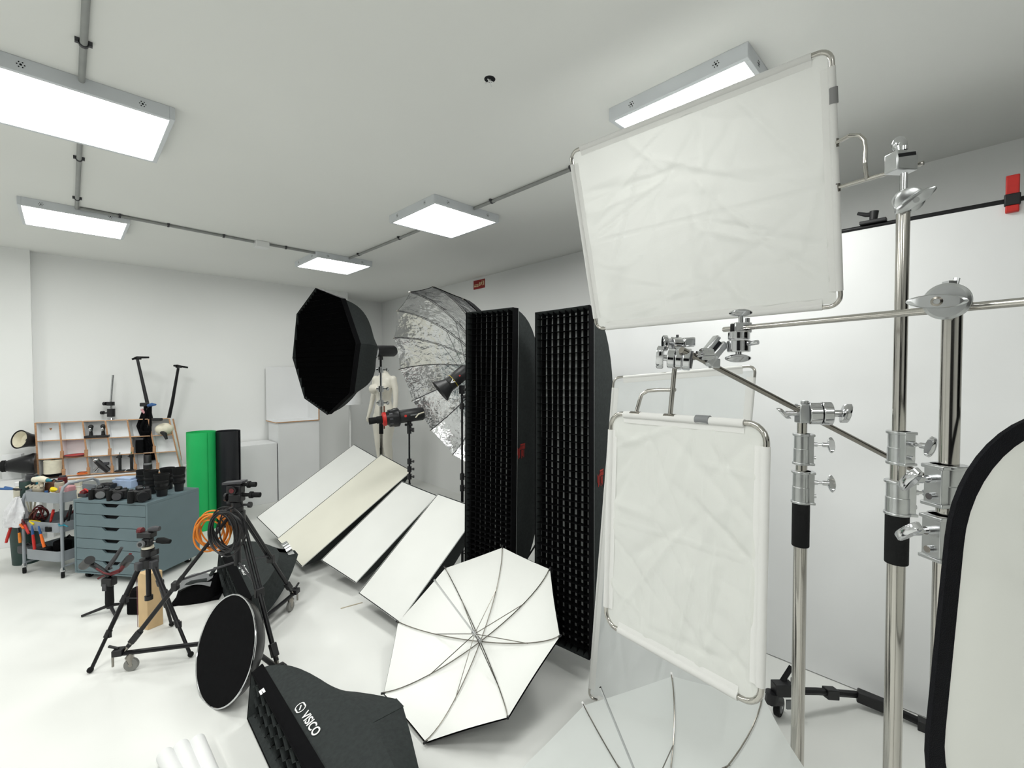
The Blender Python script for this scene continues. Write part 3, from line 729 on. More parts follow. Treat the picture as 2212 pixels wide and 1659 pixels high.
def collar(t, base, z0, z1, r, out, kn='T'):
    z = V((0, 0, 1)); c0 = base+z*z0; c1 = base+z*z1; H = z1-z0; sd = z.cross(out)
    m = MB(); m.cyl(c0, c1, r, n=24); m.box((c0+c1)/2+out*(r*.85), (r*1.1, r*1.35, H), (out, sd, z))
    m.cyl(c0+z*(H*.0), c0+z*(H*.52), r*1.06, n=24)
    col_ = m.build('collar', 'cast_alu', t, bevel=.0015)
    for zz in (c0, c1):
        f = MB(); f.cyl(zz-z*.004, zz+z*.004, r*1.2, n=24); f.box(zz+out*(r*.85), (r*1.35, r*1.7, .008), (out, sd, z))
        f.build('flange', 'cast_alu', col_, bevel=.002)
    k = MB(); kc = base+z*(z0+H*.68)+out*(r*1.4)
    k.cyl(kc-out*.004, kc+out*.012, r*.3, n=12); k.cyl(kc, kc+out*.04, r*.17, n=10)
    a = random.uniform(.3, 1.3) if kn == 'T' else random.uniform(0, .5); lg = sd*math.sin(a)+z*math.cos(a); wd = out.cross(lg)
    k.cyl(kc+out*.026, kc+out*.042, r*.34, n=12)
    wing(k, kc+out*.05, lg, out, wd, r*2.3, r*.9, r*.45)
    k.build('tightening_knob', 'chrome', col_)
    b = MB(); bc_ = base+z*(z0+H*.22)+out*(r*1.4); b.cyl(bc_-out*.004, bc_+out*.008, r*.26, n=12); b.build('bolt', 'chrome', col_)
def zat(px, py, d): return W(px, py, d).z
def base_legs(t, base, r):
    m0 = MB(); m0.cyl(base+V((0, 0, .16)), base+V((0, 0, .30)), r*1.5, n=20); m0.build('leg_hub', 'cast_alu', t)
    for k in range(3):
        a = 2*PI*k/3+.9; d = V((math.cos(a), math.sin(a), 0))
        MB().tube([base+V((0, 0, .2+.03*k))+d*r, base+d*.10+V((0, 0, .2+.03*k)), base+d*.17+V((0, 0, .14)), base+d*.42+V((0, 0, .016))], .013, 10).build('leg', 'steel', t)
# stand 1: short, carries the slanting arm
d1 = 1.5; B1 = W(1733, 900, d1); B1.z = 0
t = thing('grip_stand', 'shortest chrome grip stand, with black sleeve and slanting arm', 'grip stand', B1, 'chrome grip stands')
out1 = (rgt*.9-fwd*.35); out1.z = 0; out1.normalize()
z = V((0, 0, 1))
MB().cyl(B1+z*.2, B1+z*zat(1730, 1085, d1), .0195, n=24).build('base_tube', 'steel', t)
MB().cyl(B1+z*zat(1730, 1182, d1), B1+z*zat(1730, 1087, d1), .0255, n=24).build('grip_sleeve', 'black_rubber', t, bevel=.003)
collar(t, B1, zat(1730, 1085, d1), zat(1730, 1020, d1), .0245, out1)
MB().cyl(B1+z*zat(1730, 1040, d1), B1+z*zat(1730, 990, d1), .0165, n=20).build('middle_tube', 'steel', t)
collar(t, B1, zat(1730, 1001, d1), zat(1730, 939, d1), .0225, out1)
MB().cyl(B1+z*zat(1730, 950, d1), B1+z*zat(1730, 880, d1), .0145, n=20).build('upper_tube', 'steel', t)
base_legs(t, B1, .0195)
hc = W(1738, 893, d1-.005)
m = MB(); m.box(hc-rgt*.006, (.036, .034, .062), (rgt, V((fwd.x, fwd.y, 0)).normalized(), z)); m.cyl(hc+z*.03, hc+z*.042, .012, n=12); hm = m.build('head_block', 'cast_alu', t, bevel=.003)
hax = (rgt*.92-fwd*.3+z*.02).normalized()
m = MB(); m.cyl(hc+hax*.01, hc+hax*.045, .036, n=28); m.cyl(hc+hax*.047, hc+hax*.075, .038, n=28); m.build('head_discs', 'chrome', t, bevel=.003)
m = MB(); m.cyl(hc+hax*.075, hc+hax*.105, .011, n=14); l_ = (z*.92+rgt*.2).normalized(); wing(m, hc+hax*.115, l_, l_.cross(hax).normalized(), hax, .062, .034, .018); m.build('wing_handle', 'chrome', t)
m = MB(); m.cyl(hc-hax*.02, hc-hax*.055, .009, n=10); wing(m, hc-hax*.06, (rgt*.7-z*.7).normalized(), hax.cross((rgt*.7-z*.7).normalized()), hax, .05, .022, .012); m.build('wing_handle', 'chrome', t)
armA, armB = W(1478, 757, 1.44), W(2005, 1032, 1.56)
arm1 = MB(); arm1.cyl(armA, armB, .0088, n=14); arm1.build('arm_rod', 'nickel', t)
# stand 2: tallest
d2 = 1.25; B2 = S2
t = thing('grip_stand', 'tallest chrome grip stand, holding up the high white frame', 'grip stand', B2, 'chrome grip stands')
MB().cyl(B2+z*.2, B2+z*zat(1936, 1110, d2), .0208, n=24).build('base_tube', 'steel', t)
MB().cyl(B2+z*zat(1936, 1220, d2), B2+z*zat(1936, 1112, d2), .0268, n=24).build('grip_sleeve', 'black_rubber', t, bevel=.003)
out2 = (rgt*.97-fwd*.2); out2.z = 0; out2.normalize()
collar(t, B2, zat(1936, 1110, d2), zat(1940, 1041, d2), .0255, out2)
MB().cyl(B2+z*zat(1936, 1060, d2), B2+z*zat(1940, 980, d2), .0178, n=20).build('middle_tube', 'steel', t)
out2b = (-fwd*.98+rgt*.15); out2b.z = 0; out2b.normalize()
collar(t, B2, zat(1940, 1000, d2), zat(1940, 934, d2), .0235, out2b)
ztop = zat(1944, 462, d2)
MB().cyl(B2+z*zat(1940, 950, d2), B2+z*ztop, .0152, n=20).build('upper_tube', 'steel', t)
MB().cyl(B2+z*(ztop-.002), B2+z*(ztop+.012), .0175, n=20).build('tube_cap', 'cast_alu', t)
base_legs(t, B2, .0208)
MB().cyl(B2+z*ztop, B2+z*zat(1945, 380, d2), .0085, n=14).build('stud', 'chrome', t)
hc = B2+z*zat(1955, 436, d2); vn = (CAM-hc).normalized(); hax = (vn+rgt*.25).normalized()
m = MB(); m.lathe([(.016, -.026), (.030, -.024), (.033, -.01), (.030, -.006), (.030, .004), (.033, .008), (.033, .02), (.028, .024)], hc+rgt*.012, hax, 32); m.build('head_disc', 'cast_alu', t)
l_ = (rgt*.78+z*.62); l_ = (l_-hax*l_.dot(hax)).normalized(); m = MB(); wing(m, hc+rgt*.020+hax*.038, l_, l_.cross(hax).normalized(), hax, .095, .030, .013); m.cyl(hc+rgt*.02+hax*.044, hc+rgt*.02+hax*.049, .007, n=14); m.build('wing_handle', 'cast_alu', t)
cc = W(1946, 352, d2-.005)
m = MB(); cx_ = (rgt*.98+fwd*.1).normalized(); cy_ = z.cross(cx_); m.box(cc, (.062, .04, .052), (cx_, cy_, z)); m.build('clamp_block', 'cast_alu', t, bevel=.003)
m = MB(); tl = (cx_*.985+z*.17).normalized(); m.box(cc+z*.014-cy_*.0155-rgt*.003, (.052, .012, .009), (tl, cy_, cy_.cross(tl))); m.build('clamp_slot', 'dark_inside', t)
m = MB(); kb = W(1943, 312, d2); m.cyl(cc+z*.024, kb, .012, .016, n=16); m.ball(kb, (.019, .015, .022), (rgt, fwd, upv)); m.cyl(cc+z*.03-fwd*.01, cc+z*.04-fwd*.01, .008, n=12); m.build('lever_knob', 'chrome', t)
MB().cyl(lerp(eo, cc, .45), lerp(eo, cc, .75), .0085, n=12).build('rod_bush', 'dark_inside', t)
# stand 3: nearest, with the long level arm
d3 = .9; B3 = W(2054, 800, d3); B3.z = 0
t = thing('grip_stand', 'nearest chrome grip stand, half hidden by the black-rimmed reflector', 'grip stand', B3, 'chrome grip stands')
MB().cyl(B3+z*.2, B3+z*zat(2045, 1200, d3), .021, n=24).build('base_tube', 'steel', t)
out3 = (-rgt*.98-fwd*.12); out3.z = 0; out3.normalize()
collar(t, B3, zat(2045, 1207, d3), zat(2045, 1118, d3), .0265, out3)
MB().cyl(B3+z*zat(2045, 1140, d3), B3+z*zat(2045, 1080, d3), .018, n=20).build('middle_tube', 'steel', t)
collar(t, B3, zat(2045, 1090, d3), zat(2045, 1008, d3), .0255, out3)
MB().cyl(B3+z*zat(2045, 1030, d3), B3+z*zat(2056, 668, d3), .0158, n=20).build('upper_tube', 'steel', t)
base_legs(t, B3, .021)
hc = W(2046, 651, d3-.01); vn = (CAM-hc).normalized(); hax = (vn-rgt*.12).normalized()
m = MB(); m.lathe([(.022, -.046), (.032, -.042), (.035, -.02), (.032, -.012), (.032, .0), (.035, .004), (.035, .018), (.030, .023)], hc, hax, 40); m.build('head_disc', 'cast_alu', t)
l_ = (-rgt*.98-z*.02); l_ = (l_-hax*l_.dot(hax)).normalized(); m = MB(); wing(m, hc-rgt*.016+hax*.040, l_, l_.cross(hax).normalized(), hax, .088, .027, .014); m.build('wing_handle', 'cast_alu', t)
m = MB(); wc = hc-rgt*.014+hax*.0495; m.lathe([(.008, 0), (.009, .002), (.005, .003), (.005, -.001)], wc, hax, 20); m.build('bolt', 'nickel', t)
m = MB(); m.box(hc+z*.035+rgt*.004, (.016, .014, .008), (rgt, fwd, upv)); m.tube([hc+z*.028+rgt*.014, hc+z*.045+rgt*.018], .005, 8); m.build('top_lug', 'cast_alu', t)
aL, aR = W(1564, 712, 1.46), W(2040, 668, .93)
MB().cyl(aL, lerp(aL, aR, 1.32), .0082, n=14).build('arm_rod', 'steel', t)

# grip heads joining the arms and the lower frame
gd = 1.455
# head on the level arm
tt = min((k/200 for k in range(201)), key=lambda k: abs(PJ(lerp(aL, aR, k))[0]-1600)); c = lerp(aL, aR, tt); gd = (c-CAM).dot(fwd)
t = thing('grip_clamp', 'polished grip clamp on the left end of the level arm', 'grip clamp', c, 'polished grip clamps')
MB().box(c, (.052, .034, .032), (rgt, V((fwd.x, fwd.y, 0)).normalized(), z)).build('rod_block', 'chrome', t, bevel=.003)
m = MB(); c2 = W(1596, 738, gd); m.cyl(c2+z*.030, c2+z*.006, .031, n=32); m.cyl(c2+z*.004, c2-z*.032, .033, n=32); m.build('discs', 'chrome', t, bevel=.003)
m = MB(); m.cyl(c2-z*.03, c2-z*.05, .009, n=12); cw = W(1594, 774, gd); wing(m, cw, rgt, z, V((fwd.x, fwd.y, 0)).normalized(), .074, .026, .016); m.build('wing_handle', 'chrome', t)
m = MB(); cu = W(1600, 676, gd); m.cyl(c+z*.012, cu, .007, n=12); wing(m, cu, rgt, z, V((fwd.x, fwd.y, 0)).normalized(), .066, .024, .015); m.build('wing_handle', 'chrome', t)
m = MB(); m.cyl(c2+rgt*.02-fwd*.02-z*.008, c2+rgt*.035-fwd*.045-z*.006, .007, n=10); m.cyl(c+rgt*.02+z*.015, c+rgt*.02+z*.03, .007, n=10); m.build('bolt', 'chrome', t)
# spigot and jaw clamp
gd = 1.45
c = W(1537, 758, gd-.005); t = thing('jaw_clamp', 'silver jaw clamp with slanted jaws between two polished grip clamps', 'clamp', c)
sl_ = (rgt*.62+z*.78).normalized(); sp_ = (rgt*.78-z*.62).normalized(); dpt = sl_.cross(sp_)
m = MB(); m.box(c+sp_*.016, (.088, .022, .036), (sl_, sp_, dpt)); m.build('lower_jaw', 'cast_alu', t, bevel=.004)
m = MB(); m.box(c-sp_*.014+sl_*.004, (.086, .016, .036), (sl_, sp_, dpt)); m.build('upper_jaw', 'cast_alu', t, bevel=.004)
m = MB(); m.box(c, (.07, .014, .03), (sl_, sp_, dpt)); m.build('jaw_gap', 'dark_inside', t)
m = MB(); m.cyl(c+sp_*.02+sl_*.012, W(1578, 740, gd), .0085, n=14); m.build('spigot', 'chrome', t)
kc = W(1526, 765, gd-.05); m = MB(); m.cyl(kc-rgt*.018, kc+rgt*.018, .017, n=12); m.cyl(kc-rgt*.03, kc-rgt*.018, .01, n=10)
for k in range(8):
    aa = 2*PI*k/8; m.cyl(kc-rgt*.015+z*(.015*math.sin(aa))-fwd*(.015*math.cos(aa)), kc+rgt*.015+z*(.015*math.sin(aa))-fwd*(.015*math.cos(aa)), .004, n=6)
m.build('tightening_knob', 'chrome', t)
m = MB(); m.box(W(1543, 785, gd), (.028, .03, .03), (rgt, V((fwd.x, fwd.y, 0)).normalized(), z)); m.build('clamp_foot', 'cast_alu', t, bevel=.004)
# head on the lower frame's rod
c = W(1462, 775, gd-.02); ax = (rgt*.86-fwd*.42-z*.10).normalized(); t = thing('grip_clamp', 'polished grip clamp with dark end plate on the hanging frame rod', 'grip clamp', c, 'polished grip clamps')
m = MB(); m.cyl(c-ax*.026, c-ax*.004, .031, n=32); m.cyl(c-ax*.002, c+ax*.018, .033, n=32); m.cyl(c+ax*.02, c+ax*.042, .034, n=32); m.build('discs', 'chrome', t, bevel=.003)
m = MB(); m.cyl(c+ax*.0425, c+ax*.046, .031, n=6); m.build('end_plate', 'dark_grey', t)
m = MB(); kc = c-ax*.05; m.cyl(c-ax*.026, kc, .01, n=12); l_ = (z*.75-rgt*.5); l_ = (l_-ax*l_.dot(ax)).normalized(); wing(m, kc, l_, l_.cross(ax).normalized(), ax, .075, .034, .016); m.build('wing_handle', 'chrome', t)
m = MB(); q = W(1472, 756, gd-.06); m.cyl(q, q+(rgt*.9+fwd*.4-z*.35).normalized()*.06, .0105, n=16); m.build('rod_end', 'nickel', t)
# second small head behind
c = W(1463, 742, gd+.03); ax = (rgt*.95+fwd*.25).normalized(); t = thing('grip_clamp', 'small polished grip clamp behind the one with dark end plate', 'grip clamp', c, 'polished grip clamps')
m = MB(); m.cyl(c-ax*.024, c+ax*.012, .021, n=26); m.build('discs', 'chrome', t, bevel=.003)
m = MB(); m.box(c+ax*.034+z*.004, (.05, .036, .032), ((rgt*.85+z*.1+fwd*.4).normalized(), (fwd*.9-rgt*.42).normalized(), z)); m.build('rod_block', 'chrome', t, bevel=.006)
m = MB(); kc = c-ax*.045; m.cyl(c-ax*.02, kc, .007, n=10); wing(m, kc, z, fwd, ax, .052, .026, .014); m.build('wing_handle', 'chrome', t)
m = MB(); m.cyl(c+z*.014, c+z*.028, .0045, n=8); m.build('pin', 'dark_grey', t)

# ------------------------------------------------------------------ black-rimmed pop-up reflector in front, on its own small stand
dl, dr = .80, .92
def RP(px, py):   # panel plane: left edge nearer
    f = (px-2005)/700.0
    return W(px, py, lerp(dl, dr, f))
o0 = RP(2330, 1375); exr = (RP(2640, 1375)-RP(2020, 1375)).normalized(); eyr = V((0, 0, 1)); eyr = (eyr-exr*eyr.dot(exr)).normalized(); nr = exr.cross(eyr)
lft = RP(2024, 1375); Wd = 1.10; Hh = .83
cr_ = lft+exr*(Wd/2)+V((0, 0, -.0))
ov = [cr_+exr*x+eyr*y for x, y in rrect(Wd, Hh, .24, 12)]
t = thing('pop_up_reflector', 'pop-up reflector with thick black rim at right frame edge', 'reflector', V((cr_.x, cr_.y, 0)))
m = MB(); n_ = len(ov); inn = [lerp(p, cr_, 0)-((p-cr_).normalized())*.034 for p in ov]
for off in (-.004, .004): pass
vs = [p+nr*.004 for p in ov]+[p+nr*.004 for p in inn]+[p-nr*.004 for p in inn]+[p-nr*.004 for p in ov]
fs = []
for j in range(4): fs += [(j*n_+i, j*n_+(i+1) % n_, ((j+1) % 4)*n_+(i+1) % n_, ((j+1) % 4)*n_+i) for i in range(n_)]
m.add(vs, fs); m.build('rim', 'rim_black', t)
def rfab(u, v):
    # rings from centre to rim
    i = u*n_; k = int(i) % n_; f = i-int(i); e = lerp(inn[k], inn[(k+1) % n_], f); p = lerp(cr_, e, v)
    return p+nr*(.012*noise.noise((p-cr_)*5)*min(1, (1-v)*6))
MB().surf(rfab, n_, 16).build('fabric', 'reflector_cloth', t, smooth=180)
sb_ = cr_+exr*.15-nr*.06 if (cr_-nr*.06-CAM).length > (cr_-CAM).length else cr_+exr*.15+nr*.06
back = -nr if (CAM-cr_).dot(nr) > 0 else nr
sb_ = cr_+exr*.30+back*.04
MB().cyl(V((sb_.x, sb_.y, .05)), V((sb_.x, sb_.y, cr_.z+Hh/2)), .012, n=12).build('support_pole', 'black_metal', t)
for zz in (-.40, .40): MB().box(V((sb_.x, sb_.y, cr_.z+zz))-back*.02, (.05, .06, .03), (exr, back, eyr)).build('clip', 'black_plastic', t)
for k in range(3):
    a = 2*PI*k/3; dd = V((math.cos(a), math.sin(a), 0)); MB().tube([V((sb_.x, sb_.y, .35)), V((sb_.x, sb_.y, 0))+dd*.3+V((0, 0, .012))], .009, 8).build('leg', 'black_metal', t)

# rolling base leg of a black stand on the floor at right
cb = AZ(1682, 1545, 0); t = thing('rolling_base', 'folded black rolling base with caster on floor below backdrop', 'rolling base', cb)
j = W(1700, 1492, 2.24); e_ = W(1850, 1500, 2.33); f_ = W(1935, 1535, 2.25); g_ = W(2075, 1600, 2.1)
MB().tube([j, W(1765, 1493, 2.28), e_], .017, 8).build('arm', 'black_metal', t)
MB().box(lerp(j, e_, .62), (.07, .042, .05), ((e_-j).normalized(), V((0, 0, 1)).cross((e_-j).normalized()), V((0, 0, 1)))).build('joint_block', 'black_plastic', t, bevel=.004)
dd = (f_-e_).normalized(); MB().box(lerp(e_, f_, .52), ((f_-e_).length*1.02, .05, .055), (dd, dd.cross(V((0, 0, 1))).normalized(), dd.cross(dd.cross(V((0, 0, 1))).normalized())*-1)).build('hinge_block', 'black_plastic', t, bevel=.006)
MB().tube([f_, g_], .019, 8).build('arm', 'black_metal', t)
MB().box(W(2000, 1570, 2.17), (.06, .05, .055), ((g_-f_).normalized(), (g_-f_).normalized().cross(V((0, 0, 1))).normalized(), V((0, 0, 1)))).build('joint_block', 'black_plastic', t, bevel=.004)
MB().tube([W(1678, 1490, 2.24), W(1710, 1440, 2.26)], .013, 6).build('lever', 'black_metal', t)
m = MB(); m.box(W(1690, 1487, 2.23), (.09, .05, .06), (rgt, fwd, upv)); m.box(W(1718, 1480, 2.23), (.02, .05, .05), (rgt, fwd, upv)); m.build('bracket', 'black_plastic', t, bevel=.004)
hub_ = V((cb.x, cb.y, .045)); axw = (fwd*.6-rgt*.55); axw.z = 0; axw.normalize()
m = MB(); m.tube([W(1668, 1495, 2.23), W(1666, 1510, 2.23), hub_+V((0, 0, .03))], [.03, .032, .026], 10); m.build('fork', 'black_plastic', t)
m = MB(); m.cyl(hub_-axw*.013, hub_+axw*.013, .045, n=24); wh = m.build('wheel', 'black_rubber', t, bevel=.003)
m = MB(); m.cyl(hub_-axw*.0145, hub_+axw*.0145, .026, n=20); m.build('wheel_disc', 'mid_grey', wh)
m = MB(); m.cyl(hub_-axw*.016, hub_+axw*.016, .007, n=12); m.build('axle_cap', 'chrome', wh)
MB().box(W(1705, 1522, 2.22), (.03, .008, .045), (rgt, fwd, upv)).build('brake_tab', 'mid_grey', t, bevel=.002)
MB().cyl(V((g_.x, g_.y, 0.03)), V((g_.x, g_.y, g_.z+.05)), .03, n=14).build('centre_hub', 'black_plastic', t)
# dark slit on the floor near the softboxes
pA, pB = AZ(736, 1315, 0), AZ(783, 1302, 0); dd = (pB-pA).normalized()
solo(MB().box((pA+pB)/2+V((0, 0, .002)), ((pB-pA).length, .008, .004), (dd, dd.cross(V((0, 0, 1))), V((0, 0, 1)))), 'tape_strip', 'beige', 'short thin tan strip lying on floor below the softboxes', 'tape')

# ================================================================== far left: drawers, trolley, shelf, rolls, boxes
Z = V((0, 0, 1))
def flat(v): v = V(v); v.z = 0; return v.normalized()
class Fr:
    """local frame standing on the floor"""
    def __init__(s, o, ex): s.o = V(o); s.ex = flat(ex); s.ey = Z.cross(s.ex); s.ax = (s.ex, s.ey, Z)
    def __call__(s, x, y, z): return s.o+s.ex*x+s.ey*y+Z*z
    def box(s, mb, x0, x1, y0, y1, z0, z1): return mb.box(s((x0+x1)/2, (y0+y1)/2, (z0+z1)/2), (abs(x1-x0), abs(y1-y0), abs(z1-z0)), s.ax)
def caster(t, p, ax, r, m='black_rubber', w=.022, nm='caster'):
    mb = MB(); c = V((p.x, p.y, r)); mb.cyl(c-ax*(w/2), c+ax*(w/2), r, n=20); wh = mb.build(nm, m, t, bevel=.003)
    mb = MB(); mb.tube([c+Z*(r*1.9), c+Z*(r*1.2)+flat(ax.cross(Z))*(r*.25), c], [r*.35, r*.6, r*.4], 8); mb.cyl(c-ax*(w*.6), c+ax*(w*.6), r*.3, n=10); mb.build('caster_fork', 'chrome' if m != 'caster_grey' else 'nickel', wh)
# --- drawer unit
DF = Fr((.029, 5.188, 0), (.423, -.562, 0)); DW, DD, DB, DT = .70, .50, .055, .662
t = thing('drawer_unit', 'blue-grey drawer unit on casters, with cameras on top', 'drawer unit', DF(DW/2, DD/2, 0))
mb = MB(); DF.box(mb, 0, DW, 0, DD, DT-.022, DT); mb.build('top_board', 'blue_grey', t, bevel=.002)
for x0, x1 in ((0, .018), (DW-.018, DW)):
    mb = MB(); DF.box(mb, x0, x1, 0, DD, DB, DT-.022); mb.build('side_board', 'blue_grey', t, bevel=.002)
mb = MB(); DF.box(mb, .018, DW-.018, DD-.012, DD, DB, DT-.022); mb.build('back_board', 'blue_grey', t)
mb = MB(); DF.box(mb, .018, DW-.018, .03, DD-.02, DB+.002, DT-.025); mb.build('recess_shade_block', 'dark_inside', t)  # near-black block: shade of the handle recesses put into its colour
mb = MB(); DF.box(mb, .018, DW-.018, .0, DD, DB, DB+.012); mb.build('bottom_board', 'blue_grey', t)
zs = [DT-.024, .545, .445, .345, .262, .165, DB+.014]
for i in range(6):
    z1, z0 = zs[i]-.002, zs[i+1]+.002; x0, x1 = .021, DW-.021; m_ = (x0+x1)/2; hw, hd = .085, .027
    pts = [DF(x0, .002, z0), DF(x1, .002, z0), DF(x1, .002, z1), DF(m_+hw, .002, z1), DF(m_+hw*.62, .002, z1-hd), DF(m_-hw*.62, .002, z1-hd), DF(m_-hw, .002, z1), DF(x0, .002, z1)]
    mb = MB(); n0 = len(pts); ext = DF.ey*.016
    mb.add(pts+[p+ext for p in pts], [(0, 1, 4, 5), (1, 2, 3, 4), (0, 5, 6, 7), (n0+5, n0+4, n0+1, n0), (n0+4, n0+3, n0+2, n0+1), (n0+7, n0+6, n0+5, n0)]+[(k, (k+1) % n0, n0+(k+1) % n0, n0+k) for k in range(n0)])
    mb.build('drawer_front', 'blue_grey', t, smooth=0)
for x, y in ((.07, .06), (DW-.07, .06), (.07, DD-.06), (DW-.07, DD-.06)): caster(t, DF(x, y, 0), DF.ex, .027, w=.03)
# --- cameras and lenses on the drawer unit
def camera_body(px, py, sc, face, label, cap_m):
    p = AZ(px, py, DT); f = Fr(p, flat(Z.cross(flat(face)))); t = thing('camera', label, 'camera', p, 'cameras on the drawer unit'); w, h, d = .13*sc, .085*sc, .06*sc
    f = Fr(p, flat(face).cross(Z)*-1)
    mb = MB(); f.box(mb, -w/2, w/2, -d/2, d/2, 0, h); mb.build('body', 'black_plastic', t, bevel=.012*sc)
    mb = MB(); f.box(mb, -w*.17, w*.17, -d*.4, d*.45, h*.9, h*1.3); mb.build('viewfinder_hump', 'black_plastic', t, bevel=.012*sc)
    mb = MB(); mb.tube([f(-w*.42, -d*.55, .005), f(-w*.43, -d*.65, h*.5), f(-w*.42, -d*.5, h*.98)], d*.34, 10); mb.build('hand_grip', 'black_rubber', t)
    fd = -f.ey; c = f(w*.06, -d*.45, h*.48); mb = MB(); mb.lathe([(.034*sc, 0), (.036*sc, .02*sc), (.033*sc, .022*sc), (.036*sc, .05*sc), (.034*sc, .055*sc)], c, fd, 24); mb.build('lens', 'black_plastic', t)
    mb = MB(); mb.cyl(c+fd*.055*sc, c+fd*.059*sc, .031*sc, n=24); mb.build('lens_cap', cap_m, t)
    mb = MB(); mb.cyl(f(-w*.36, 0, h), f(-w*.36, 0, h+.008*sc), .012*sc, n=14); mb.build('dial', 'dark_grey', t)
    mb = MB(); mb.cyl(f(w*.33, 0, h), f(w*.33, 0, h+.01*sc), .014*sc, n=14); mb.build('dial', 'dark_grey', t)
    mb = MB(); mb.box(f(0, -d*.47, h*1.18), (.03*sc, .002, .006*sc), f.ax); mb.build('name_plate', 'mid_grey', t)
toC = lambda p: flat(CAM-p)
c0 = AZ(258, 1078, DT)
camera_body(217, 1075, .95, toC(c0)+rgt*-.1, 'black camera with grey lens cap, leftmost of three on drawers', 'mid_grey')
camera_body(257, 1078, .95, toC(c0)+rgt*-.3, 'small black camera between two others on the drawer unit', 'dark_grey')
camera_body(302, 1082, 1.12, toC(c0)+rgt*.15, 'largest black camera, at the front corner of the drawer unit', 'dark_inside')
def lens_up(px, py, r, h, label, flare=1.15):
    p = AZ(px, py, DT); t = thing('camera_lens', label, 'lens', p, 'lenses standing on the drawer unit')
    MB().lathe([(r*.72, 0), (r*.75, .01), (r*.8, h*.25), (r*.92, h*.3), (r*.92, h*.5), (r, h*.55), (r, h*.72)], p, Z, 24).build('barrel', 'black_plastic', t)
    MB().lathe([(r*.96, h*.72), (r*flare, h), (r*flare*.93, h), (r*.9, h*.75)], p, Z, 24, cap=False).build('lens_hood', 'black_rubber', t)
    for k in (.33, .58):
        mb = MB(); mb.lathe([(r*1.0, h*k), (r*1.035, h*(k+.01)), (r*1.035, h*(k+.1)), (r*1.0, h*(k+.11))], p, Z, 24, cap=False); mb.build('focus_ring', 'black_rubber', t)
    MB().cyl(p+Z*(h*.74), p+Z*(h*.75), r*.9, n=24).build('front_glass', 'lens_glass', t)
lens_up(327, 1066, .048, .20, 'wide black lens standing behind the largest camera')
lens_up(350, 1071, .05, .185, 'black lens standing at the front right of the drawers')
lens_up(387, 1060, .044, .205, 'tall black lens, rightmost on the drawer unit')
lens_up(362, 1056, .05, .19, 'black lens tucked behind the two front lenses')
lens_up(305, 1050, .036, .15, 'slim black lens left of the other lenses', 1.05)
p = AZ(184, 1073, DT); f = Fr(p, DF.ex); t = thing('camera_cage', 'red and black camera accessory at left end of drawers', 'camera accessory', p)
mb = MB(); mb.tube([f(-.05, 0, .008), f(-.03, -.01, .04), f(0, 0, .065), f(.03, .01, .04), f(.05, 0, .008)], .008, 8); mb.build('strap', 'red', t)
mb = MB(); f.box(mb, -.05, .03, -.02, .03, 0, .03); mb.build('base', 'dark_grey', t, bevel=.004)
mb = MB(); f.box(mb, -.015, .02, -.025, .02, .03, .055); mb.build('block', 'dark_red', t, bevel=.004)
p = AZ(272, 1052, DT); f = Fr(p, DF.ex); t = thing('blue_carton', 'pale blue carton behind the cameras', 'box', p)
mb = MB(); f.box(mb, -.10, .10, -.04, .04, 0, .07); mb.build('tray', 'pale_blue', t, bevel=.003)
mb = MB(); f.box(mb, -.075, .085, -.035, .045, .07, .09); mb.build('lid', 'pale_blue', t, bevel=.003)
p = AZ(232, 1056, DT); f = Fr(p, DF.ex); t = thing('battery_charger', 'flat black charger behind the leftmost camera', 'charger', p)
mb = MB(); f.box(mb, -.06, .07, -.03, .03, 0, .05); mb.build('case', 'black_plastic', t, bevel=.006)
mb = MB(); f.box(mb, -.03, .04, -.02, .02, .05, .056); mb.build('slot', 'dark_grey', t)

# --- service trolley
TF = Fr((-.292, 5.636, 0), (.236, -.352, 0)); TW, TD = .42, .33
t = thing('trolley', 'grey three-tier metal trolley crowded with studio bits', 'trolley', TF(TW/2, TD/2, 0))
for z0, z1 in ((.13, .215), (.375, .455), (.62, .705)):
    out = rrect(TW-.01, TD-.02, .06, 5); inn = rrect(TW-.018, TD-.028, .056, 5); n0 = len(out); mb = MB(); P = lambda x, y, zz: TF(TW/2+x, TD/2+y, zz)
    vs = [P(x, y, z0) for x, y in out]+[P(x, y, z1) for x, y in out]+[P(x, y, z1) for x, y in inn]+[P(x, y, z0+.005) for x, y in inn]
    fs = [tuple(range(n0-1, -1, -1)), tuple(range(3*n0, 4*n0))]
    for j in range(3): fs += [(j*n0+i, j*n0+(i+1) % n0, (j+1)*n0+(i+1) % n0, (j+1)*n0+i) for i in range(n0)]
    mb.add(vs, fs); tr = mb.build('tray', 'grey_metal', t)
for x in (0, TW):
    lo_ = .08 if x == 0 else 0
    MB().tube([TF(x, .02, .06), TF(x, .02, .70-lo_), TF(x, .035, .75-lo_), TF(x, .07, .775-lo_), TF(x, TD-.07, .775-lo_), TF(x, TD-.035, .75-lo_), TF(x, TD-.02, .70-lo_), TF(x, TD-.02, .06)], .0115, 10).build('end_frame', 'grey_metal', t)
    MB().cyl(TF(x, .02, .09), TF(x, TD-.02, .09), .009, n=8).build('lower_bar', 'grey_metal', t)
    for y in (.02, TD-.02): caster(t, TF(x, y, 0), TF.ey*.8+TF.ex*.6, .03)
def TP(px, z, y): # point in the trolley at a picture column, distance y into the trolley
    best = None
    for i in range(61):
        x = -.15+.72*i/60; q = PJ(TF(x, y, z))
        if best is None or abs(q[0]-px) < best[0]: best = (abs(q[0]-px), x)
    return TF(best[1], y, z)
